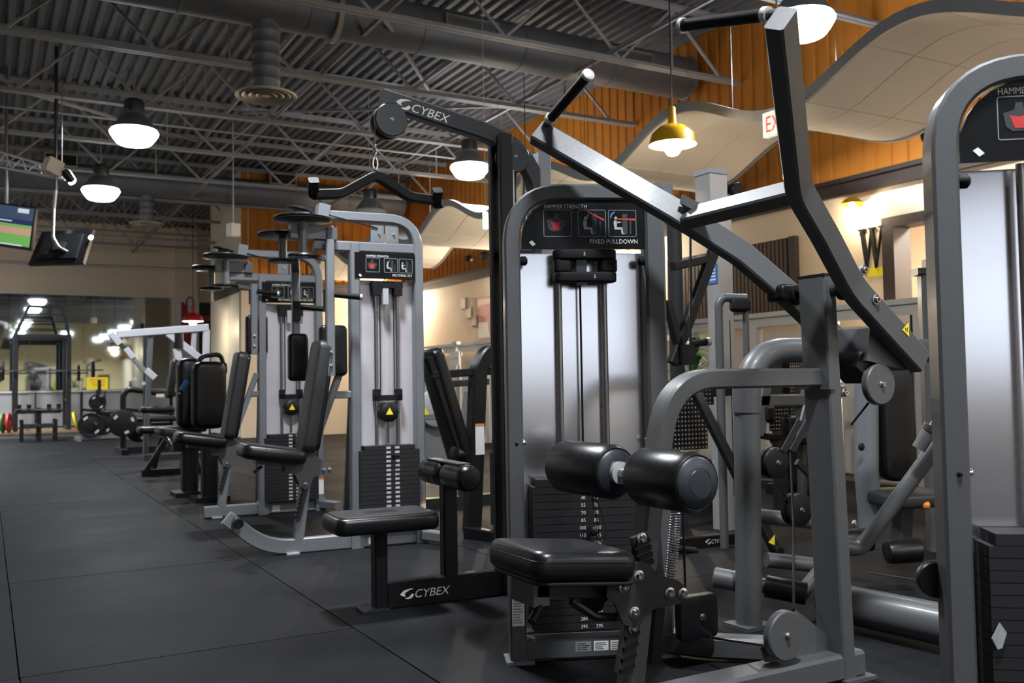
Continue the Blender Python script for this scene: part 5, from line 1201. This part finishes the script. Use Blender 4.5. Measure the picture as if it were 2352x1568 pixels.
put('cabinet', g_pad(c - N * 0.03, U, Vv, hw * 2, hh_ * 2, 0.06, 0.012, 0.006), 'tv_black', T)
def band(nm, m, b0, b1, a0=-0.94, a1=0.94, e=0.001): put(nm, g_quad(c, U, Vv, a0 * hw, a1 * hw, b0 * hh_, b1 * hh_, e), m, T, False)
band('screen_crowd', 'tv_sky', 0.34, 0.92); band('screen_bar', 'tv_bar', 0.12, 0.34); band('screen_grass', 'tv_grass', -0.02, 0.12); band('screen_dirt', 'tv_dirt', -0.34, -0.02); band('screen_field', 'tv_grass', -0.86, -0.34)
band('screen_caption', 'tv_white', 0.66, 0.86, 0.45, 0.8, 0.002); band('screen_caption', 'tv_white', 0.22, 0.27, -0.1, 0.3, 0.002); band('screen_caption', 'tv_white', -0.86, -0.8, -0.2, 0.7, 0.002)
put('stem', g_rod(c + Vv * hh_ * 0.5 - N * 0.06, V((c.x, c.y, ZD)) - N * 0.06, 0.02, 10), 'steel', T)
# second television seen from behind
dtv = 11.6
q4 = [(96, 532), (214, 526), (190, 604), (64, 608)]
p4 = [atD(a, b, dtv + k) for (a, b), k in zip(q4, (0.12, -0.05, -0.2, 0.0))]
c = sum(p4, V((0, 0, 0))) / 4
U = ((p4[1] - p4[0]) + (p4[2] - p4[3])).normalized(); Vv = (p4[0] - p4[3]) + (p4[1] - p4[2]); N = U.cross(Vv.normalized())
T = mk('television', 'black television seen from behind on a bent ceiling pole', 'television', c)
put('cabinet', g_slab(p4, -N * 0.05), 'tv_black', T, False)
put('rear_cover', g_slab([c + (p - c) * 0.72 + N * 0.03 for p in p4], -N * 0.04), 'rubber', T, False)
put('mount_plate', g_slab([c + (p - c) * 0.22 + N * 0.045 for p in p4], -N * 0.02), 'dark_frame', T, False)
put('standby_light', g_lathe([(0.03, 0), (0.03, 0.02), (0.01, 0.03)], atD(210, 546, dtv - 0.1), N, 12), 'tube_glow', T)
put('vent_slots', join(*[g_slab([c + U * (-0.22 + 0.0) + Vv.normalized() * (-0.08 - 0.012 * k) + N * 0.036, c + U * (-0.13) + Vv.normalized() * (-0.075 - 0.012 * k) + N * 0.036, c + U * (-0.13) + Vv.normalized() * (-0.081 - 0.012 * k) + N * 0.036], N * 0.002) for k in range(3)]), 'steel', T, False)
put('ceiling_pole', g_tube([atD(128, 437, dtv), atD(124, 480, dtv), atD(122, 545, dtv - 0.1), atD(135, 568, dtv - 0.12), atD(158, 580, dtv - 0.1)], 0.022, 0.12, 12), 'steel', T)
put('pole_top', g_rod(atD(128, 437, dtv), V((atD(128, 437, dtv).x, atD(128, 437, dtv).y, ZD)), 0.022, 10), 'dark_frame', T)
# lighting truss with box speaker and spot
dtr = 10.6
T = mk('lighting_truss', 'slim metal lighting truss reaching in from the left edge', 'truss', atD(60, 385, dtr))
a0_, a1_ = atD(-60, 330, dtr + 0.4), atD(165, 398, dtr)
b0_, b1_ = atD(-60, 372, dtr + 0.4), atD(150, 412, dtr)
c0_, c1_ = atD(-60, 352, dtr + 0.7), atD(160, 404, dtr + 0.3)
for p, q in ((a0_, a1_), (b0_, b1_), (c0_, c1_)): put('chord', g_rod(p, q, 0.016, 10), 'alu_end', T)
for k in range(6):
    s, t = k / 6, (k + 0.5) / 6
    put('lacing', g_rod(a0_.lerp(a1_, s), b0_.lerp(b1_, t), 0.008, 6), 'alu_end', T)
    put('lacing', g_rod(b0_.lerp(b1_, t), a0_.lerp(a1_, min(1, s + 1 / 6)), 0.008, 6), 'alu_end', T)
for x in (0.25, 0.9): put('hanger', g_rod(a0_.lerp(a1_, x), V((a0_.lerp(a1_, x).x, a0_.lerp(a1_, x).y, ZJ + 0.05)), 0.006, 6), 'steel', T)
c = atD(120, 384, dtr - 0.15)
T = mk('box_speaker', 'small cream box speaker clamped to the lighting truss', 'speaker', c)
put('cabinet', g_box(c, (0.17, 0.14, 0.17), Matrix.Rotation(R(25), 3, 'Z') @ Matrix.Rotation(R(20), 3, 'Y')), 'cloud_tile', T)
put('clamp', g_rod(c, c + V((0, 0.1, 0.12)), 0.015, 8), 'steel', T)
c = atD(166, 416, dtr - 0.02)
T = mk('spot_lamp', 'small spot lamp at the end of the lighting truss', 'lamp', c)
put('body', g_lathe([(0.03, 0), (0.05, 0.02), (0.055, 0.12), (0.03, 0.16)], c, (-0.5, -0.3, 0.6), 16), 'dark_frame', T)
put('lens', g_lathe([(0.05, 0), (0.03, 0.012), (0.005, 0.016)], c + V((0.0, 0, 0)), (0.5, -0.6, -0.6), 16), 'tube_glow', T)
# hanging white speaker in front of the far wall
c = atD(536, 528, 15.0)
T = mk('hanging_speaker', 'small pale box hanging on a cord left of the cam wheels', 'speaker', c)
put('cabinet', g_box(c, (0.16, 0.16, 0.20), Matrix.Rotation(R(20), 3, 'Z')), 'cloud_tile', T)
put('cord', g_rod(c, V((c.x, c.y, ZD)), 0.008, 6), 'white_trim', T)
# red wall art on the pilaster
ypl = YB - 0.35
T = mk('wall_art', 'red painted silhouette shapes on the white pilaster', 'wall art', atY(432, 715, ypl))
put('strip', g_slab([atY(a, b, ypl) for a, b in ((416, 695), (420, 692), (424, 700), (430, 697), (432, 745), (416, 750))], (0, -0.012, 0)), 'red_enamel', T, False)
ring = [atY(436 + 9 * math.cos(t), 702 + 20 * math.sin(t), ypl - 0.01) for t in [2 * math.pi * i / 20 for i in range(20)]]
put('loop', g_sweep(ring, sect_round(0.018, 6), closed=True), 'red_enamel', T)
put('base_panel', g_slab([atY(a, b, ypl) for a, b in ((415, 745), (446, 742), (446, 800), (415, 805))], (0, -0.01, 0)), 'red_enamel', T, False)
P = atY(476, 731, YB - 0.05)
T = mk('exit_sign', 'tiny red exit sign in the far passage beside the pilaster', 'sign', P)
put('sign_box', g_box(P, (0.26, 0.06, 0.14)), 'print_red', T, False)

# ================================================================== far end of the aisle
# power rack
yr = 24.4
T = mk('power_rack', 'dark grey power rack with tapered ladder top in front of the mirror', 'rack', (1.35, yr, 0.05))
xl_, xr_ = atY(36, 850, yr).x, atY(158, 850, yr).x
zt_ = atY(100, 772, yr).z; ztt = atY(100, 704, yr).z
xa, xb = atY(66, 704, yr).x, atY(141, 704, yr).x
for y in (yr, yr + 1.2):
    for x in (xl_, xr_): put('upright', g_bar((x, y, 0.05), (x, y, zt_ + 0.05), 0.09, 0.1), 'dark_frame', T)
    put('top_beam', g_bar((xl_, y, zt_), (xr_, y, zt_), 0.08, 0.09), 'dark_frame', T)
for x, x2 in ((xl_, xa), (xr_, xb)): put('taper', g_bar((x, yr, zt_ + 0.05), (x2, yr, ztt), 0.07, 0.07), 'dark_frame', T)
put('top_beam', g_bar((xa, yr, ztt), (xb, yr, ztt), 0.06, 0.06), 'dark_frame', T)
for k in range(3):
    t = 0.25 + 0.25 * k; put('rung', g_bar((xl_ + (xa - xl_) * t, yr, zt_ + (ztt - zt_) * t), (xr_ + (xb - xr_) * t, yr, zt_ + (ztt - zt_) * t), 0.03, 0.03), 'dark_frame', T)
for x in (xl_, xr_):
    put('side_beam', g_bar((x, yr, zt_), (x, yr + 1.2, zt_), 0.08, 0.08, (1, 0, 0)), 'dark_frame', T)
    put('safety_bar', g_bar((x, yr, 0.75), (x, yr + 1.2, 0.75), 0.06, 0.06, (1, 0, 0)), 'dark_frame', T)
    put('base_rail', g_bar((x, yr - 0.1, 0.09), (x, yr + 1.25, 0.09), 0.08, 0.08, (1, 0, 0)), 'dark_frame', T)
    put('hook', g_box((x, yr - 0.1, 1.38), (0.08, 0.12, 0.12)), 'black_paint', T)
zb = atY(100, 851, yr - 0.1).z
T = mk('barbell', 'barbell lying across the hooks of the power rack', 'barbell', (1.35, yr - 0.1, zb))
put('shaft', g_rod((0.25, yr - 0.1, zb), (2.45, yr - 0.1, zb), 0.018, 10), 'chrome', T)
for x in (0.32, 2.2): put('weight_plate', g_disc((x, yr - 0.1, zb), (1, 0, 0), 0.22, 0.05, 28), 'rubber', T)
for i, (a, b, r_, m, lb) in enumerate(((17, 958, 0.22, 'plate_red', 'red bumper plate standing beside the power rack at the left edge'), (170, 945, 0.21, 'print_yellow', 'yellow bumper plate leaning between the power rack and plate tree'), (3, 955, 0.22, 'leaf', 'dark green bumper plate standing left of the red one'))):
    P = atY(a, b, 24.1)
    T = mk('bumper_plate', lb, 'weight plate', (P.x, 24.1, 0.05))
    z = 0.05 + r_; lean = 0.25 if i == 1 else 0.03
    put('disc', g_disc((P.x, 24.1, z), (1, -0.25 if i != 1 else -0.15, lean), r_, 0.06, 32), m, T)
    put('hub', g_disc((P.x - 0.003, 24.1, z), (1, -0.25 if i != 1 else -0.15, lean), 0.06, 0.068, 20), 'steel', T)
# low bench
ybn = 20.4
T = mk('roller_bench', 'low metal bench with four legs and roller handles in front of the power rack', 'bench', (atY(87, 1010, ybn).x, ybn, 0))
x0_, x1_ = atY(50, 1000, ybn).x, atY(128, 1000, ybn).x
for x in (x0_, x1_):
    for y in (ybn, ybn + 0.45): put('leg', g_bar((x, y, 0), (x, y, 0.42), 0.07, 0.06), 'black_paint', T)
put('seat_beam', g_bb(x0_ - 0.03, x1_ + 0.03, ybn - 0.02, ybn + 0.47, 0.28, 0.34), 'dark_frame', T, False)
put('top_rail', g_rod((x0_ - 0.12, ybn + 0.05, 0.60), (x1_ + 0.12, ybn + 0.05, 0.60), 0.035, 12), 'dark_frame', T)
put('top_rail', g_rod((x0_ - 0.12, ybn + 0.4, 0.56), (x1_ + 0.12, ybn + 0.4, 0.56), 0.03, 12), 'steel', T)
put('mast', g_bar(((x0_ + x1_) / 2, ybn + 0.1, 0.0), ((x0_ + x1_) / 2, ybn + 0.1, 0.65), 0.08, 0.09), 'black_paint', T)
for x in (x0_ - 0.05, x0_ + 0.12, x1_ - 0.12, x1_ + 0.05): put('roller', g_rod((x, ybn + 0.0, 0.64), (x, ybn + 0.0, 0.72), 0.04, 12), 'black_paint', T)
put('lower_beam', g_bb(x0_, x1_, ybn + 0.2, ybn + 0.26, 0.08, 0.14), 'silver_frame', T, False)
# plate tree
yt = 20.2
T = mk('plate_tree', 'black plate tree on a silver base', 'rack', (atY(210, 1005, yt).x, yt, 0))
xt = atY(187, 950, yt).x; xt2 = atY(228, 950, yt).x
put('base', g_bb(xt - 0.06, xt + 0.85, yt - 0.05, yt + 0.05, 0.02, 0.12), 'silver_frame', T, False)
put('foot', g_bb(xt - 0.1, xt - 0.03, yt - 0.4, yt + 0.4, 0, 0.07), 'silver_frame', T, False)
put('foot', g_bb(xt + 0.8, xt + 0.87, yt - 0.4, yt + 0.4, 0, 0.07), 'silver_frame', T, False)
put('upright', g_bar((xt, yt, 0.1), (xt, yt, 0.95), 0.05, 0.05), 'black_paint', T)
put('upright', g_bar((xt2, yt, 0.1), (xt2, yt, 1.18), 0.06, 0.06), 'black_paint', T)
put('arm', g_bar((xt, yt, 0.6), (xt + 0.75, yt, 0.5), 0.04, 0.05), 'black_paint', T)
put('peg', g_rod((xt2, yt, 0.55), (xt2 + 0.42, yt, 0.55), 0.025, 10), 'chrome', T)
put('peg', g_rod((xt2, yt - 0.3, 0.86), (xt2, yt + 0.1, 0.86), 0.025, 10), 'chrome', T)
put('peg', g_rod((xt2 - 0.1, yt - 0.5, 0.33), (xt2 - 0.1, yt + 0.1, 0.33), 0.025, 10), 'chrome', T)
for i, (a, b, r_, lb) in enumerate(((224, 924, 0.16, 'uppermost black plate on the plate tree'), (209, 976, 0.24, 'big black plate at the lower left of the plate tree'), (236, 972, 0.23, 'black plate at the lower right of the plate tree, partly behind another'))):
    P = atY(a, b, yt - 0.15 + 0.08 * (i == 2))
    T = mk('weight_plate', lb, 'weight plate', (P.x, P.y, P.z - r_), 'plates on the tree')
    put('disc', g_lathe([(0.03, 0), (r_ * 0.55, 0), (r_ * 0.6, 0.008), (r_ * 0.85, 0.008), (r_ * 0.9, 0.0), (r_, 0.004), (r_, 0.045), (0.03, 0.045)], P, (0, 1, 0), 32), 'rubber', T)
    put('marking', join(*[g_poly(P + V((0, -0.001, 0)), UX, UZ, [(r_ * (0.66 + 0.13 * s) * math.cos(t + u), r_ * (0.62 + 0.2 * s) * math.sin(t + u)) for s, u in ((0, -0.3), (0, 0.3), (1, 0.25), (1, -0.25))], 0.008) for t in (-0.9, 2.2)]), 'alu_end', T, False)
P0, P1 = atY(199, 895, 20.9), atY(248, 866, 20.9)
T = mk('yellow_notice', 'yellow notice board with faint lines behind the plate tree', 'sign', (P0.x, 20.9, 0))
put('board', g_bb(P0.x, P1.x, 20.9, 20.93, P0.z, P1.z), 'print_yellow', T, False)
put('text_lines', join(*[g_bb(P0.x + 0.05 + 0.03 * k, P1.x - 0.06, 20.897, 20.8999, P1.z - 0.06 - 0.055 * k, P1.z - 0.04 - 0.055 * k) for k in range(3)]), 'print_orange', T, False)
put('post', g_bar(((P0.x + P1.x) / 2, 20.95, 0), ((P0.x + P1.x) / 2, 20.95, P1.z), 0.04, 0.04), 'black_paint', T)
# black bench press station
ybp = 15.6
def s_(a, b, y=ybp): return atY(a, b, y)
T = mk('bench_station', 'black bench station with bent tube uprights left of the black padded machine', 'exercise machine', (s_(300, 1030).x, ybp, 0))
put('upright', g_tube([V((s_(283, 1000).x, ybp, 0)), s_(283, 905), s_(296, 893), s_(345, 900), s_(420, 905)], 0.045, 0.15, 12), 'black_paint', T)
put('upright', g_tube([V((s_(336, 1000).x, ybp, 0.1)), s_(336, 905)], 0.04, 0, 12), 'black_paint', T)
put('base', g_bb(s_(278, 1000).x, s_(425, 1000).x, ybp - 0.06, ybp + 0.06, 0, 0.09), 'black_paint', T, False)
put('base', g_bb(s_(278, 1000).x - 0.05, s_(278, 1000).x + 0.05, ybp - 0.5, ybp + 0.4, 0, 0.08), 'black_paint', T, False)
put('crossbar', g_bar(s_(283, 940), s_(400, 950), 0.05, 0.05), 'black_paint', T)
put('bench_pad', g_pad(s_(352, 962) , UX, YA, 0.85, 0.3, 0.08, 0.05), 'vinyl', T)
put('label', g_box(s_(368, 908, ybp - 0.05), (0.12, 0.01, 0.05)), 'cream_panel', T, False)
for i, (a, b) in enumerate(((283, 972), (320, 985))):
    P = s_(a, b, ybp - 0.2 + 0.5 * i)
    T = mk('weight_plate', ['black plate hung at the left foot of the bench station', 'dark plate with white markings inside the bench station'][i], 'weight plate', (P.x, P.y, P.z - 0.2), 'plates on the bench station')
    put('disc', g_disc(P, (0, 1, 0), 0.21, 0.05, 30), 'rubber', T)
    put('marking', join(*[g_poly(P, UX, UZ, [(0.16 * math.cos(t + u) * s, 0.16 * math.sin(t + u) * s) for s, u in ((0.8, -0.25), (0.8, 0.25), (1.05, 0.2), (1.05, -0.2))], 0.002) for t in (-1.2, 0.4, 2.4)]), 'alu_end', T, False)
# white plate-loaded press
yw = 13.8
def w__(a, b, y=yw): return atY(a, b, y)
T = mk('plate_press_machine', 'white framed plate-loaded press with a long level beam in front of the mirror', 'exercise machine', (w__(440, 1000).x, yw, 0))
W_ = 'white_frame'
put('beam', g_bar(w__(268, 768), w__(478, 752), 0.09, 0.105), W_, T)
put('upright', g_bar(w__(474, 757), V((w__(470, 900).x, yw, 0)), 0.08, 0.09), W_, T)
put('upright', g_bar(w__(446, 765), V((w__(440, 900).x, yw + 0.3, 0)), 0.08, 0.06), W_, T)
put('diagonal', g_bar(w__(385, 765), w__(470, 832), 0.07, 0.10), W_, T)
put('lever', g_bar(w__(253, 765, yw - 0.2), w__(275, 790, yw - 0.2), 0.07, 0.09), W_, T)
put('lever', g_bar(w__(275, 790, yw - 0.2), w__(300, 815, yw - 0.2), 0.05, 0.06), 'dark_frame', T)
put('lever', g_bar(w__(288, 800, yw - 0.3), w__(305, 822, yw - 0.3), 0.07, 0.08), W_, T)
put('lever', g_bar(w__(305, 822, yw - 0.3), w__(335, 855, yw - 0.3), 0.05, 0.06), 'silver_frame', T)
put('lever', g_bar(w__(335, 850, yw - 0.3), w__(355, 868, yw - 0.3), 0.08, 0.09), W_, T)
put('pivot', g_rod(w__(410, 765), w__(410, 800), 0.07, 14), 'black_paint', T)
put('frame_post', g_bar(w__(346, 765), V((w__(346, 900).x, yw + 0.5, 0)), 0.06, 0.07), 'silver_frame', T)
put('frame_post', g_bar(w__(334, 768, yw + 0.8), V((w__(334, 900, yw + 0.8).x, yw + 0.8, 0)), 0.05, 0.06), 'dark_frame', T)
put('white_leg', g_bar(w__(405, 800), w__(420, 880), 0.08, 0.10), W_, T)
put('white_leg', g_bar(w__(420, 880), V((w__(425, 900).x, yw, 0)), 0.07, 0.08), 'dark_frame', T)
put('back_pad', g_pad(w__(395, 870), YA, (0.15, 0, 1), 0.25, 0.55, 0.09, 0.05), 'vinyl', T)
put('seat_pad', g_pad(w__(360, 940), UX, YA, 0.45, 0.3, 0.09, 0.05), 'vinyl', T)
put('base', g_bb(w__(330, 900).x, w__(475, 900).x, yw - 0.05, yw + 0.05, 0, 0.08), 'dark_frame', T, False)
for k, (a, b) in enumerate(((310, 870), (330, 880))): put('weight_horn', g_rod(w__(a, b), w__(a, b, yw - 0.35), 0.025, 10), 'chrome', T)
# black padded abdominal machine in mid distance
ya3 = 9.0
def b_(a, b, y=ya3): return atY(a, b, y)
T = mk('padded_crunch_machine', 'all black machine with tall twin back pads and looped handles left of the silver machines', 'exercise machine', (b_(465, 1130).x, ya3, 0))
for i, (x0p, x1p, dy) in enumerate(((418, 452, 0.35), (452, 506, 0.0))):
    a, b = b_(x0p, 900, ya3 + dy), b_(x1p, 900, ya3 + dy); zz0, zz1 = b_(460, 985, ya3 + dy).z, b_(460, 822 + 8 * i, ya3 + dy).z
    put('back_pad', g_pad(V(((a.x + b.x) / 2, ya3 + dy, (zz0 + zz1) / 2)), (0.98, 0, 0.0), (0.08, 0, 1), b.x - a.x + 0.1, zz1 - zz0, 0.16, 0.09, 0.05, 0.01), 'vinyl', T)
put('head_pad', g_lathe([(0.03, 0), (0.06, 0.01), (0.06, 0.24), (0.03, 0.25)], b_(458, 848), (1, 0, 0), 20), 'vinyl', T)
for dy in (0.0, 0.25):
    put('handle', g_tube([b_(450, 850, ya3 + dy), b_(462, 818, ya3 + dy), b_(510, 812, ya3 + dy), b_(513, 850, ya3 + dy), b_(506, 880, ya3 + dy)], 0.022, 0.08, 10), 'black_paint', T)
LEV = put('chrome_lever', g_tube([b_(415, 905, ya3 + 0.3), b_(436, 862, ya3 + 0.3), b_(445, 840, ya3 + 0.3)], 0.025, 0.1, 10), 'chrome', T)
put('sleeve', g_rod(b_(419, 898, ya3 + 0.28), b_(431, 874, ya3 + 0.28), 0.034, 14), 'print_blue', LEV)
put('post', g_bar(V((b_(440, 1130).x, ya3 + 0.1, 0.03)), V((b_(440, 1050).x, ya3 + 0.1, 0.5)), 0.14, 0.14), 'black_paint', T)
put('post', g_bar(V((b_(481, 1140, 8.6).x, 8.6, 0.03)), V((b_(481, 1060, 8.6).x, 8.6, 0.5)), 0.14, 0.13), 'black_paint', T)
put('foot', g_box((b_(440, 1130).x, ya3 + 0.1, 0.02), (0.3, 0.3, 0.04)), 'black_paint', T)
put('foot', g_box((b_(481, 1140, 8.6).x, 8.6, 0.02), (0.3, 0.3, 0.04)), 'black_paint', T)
put('seat_pad', g_pad(V((b_(420, 1000).x, ya3 + 0.15, b_(420, 998).z)), (0.97, 0, -0.2), YA, 0.42, 0.36, 0.07, 0.06, 0.02), 'vinyl_grey', T)
put('seat_beam', g_bar(V((b_(400, 1020).x, ya3 + 0.1, 0.46)), V((b_(500, 1020).x, ya3 + 0.1, 0.44)), 0.1, 0.08), 'black_paint', T)
put('side_handle', g_tube([b_(370, 990, ya3 + 0.3), b_(385, 1012, ya3 + 0.3), b_(396, 1035, ya3 + 0.3)], 0.018, 0.05, 10), 'chrome', T)
put('yellow_lever', g_rod(b_(392, 1036, ya3 + 0.3), b_(430, 1036, ya3 + 0.3), 0.012, 10), 'print_yellow', T)
# floor bench bars beside it
T = mk('floor_bench', 'black flat bench with splayed legs and silver frame in front of the bench station', 'bench', (atY(390, 1070, 11.4).x, 11.4, 0))
yf = 11.4
put('pad', g_pad(atY(395, 985, yf), UX, YA, 0.75, 0.3, 0.08, 0.05), 'vinyl', T)
put('leg', g_bar(atY(385, 1005, yf), V((atY(330, 1050, yf).x, yf, 0.02)), 0.07, 0.06), 'black_paint', T)
put('leg', g_bar(atY(370, 1005, yf + 0.3), V((atY(352, 1050, yf + 0.3).x, yf + 0.3, 0.02)), 0.06, 0.05), 'black_paint', T)
put('leg', g_bar(atY(440, 1005, yf), V((atY(455, 1070, yf).x, yf, 0.02)), 0.07, 0.06), 'black_paint', T)
put('base', g_bb(atY(325, 1070, yf).x, atY(470, 1070, yf).x, yf - 0.04, yf + 0.04, 0, 0.07), 'black_paint', T, False)
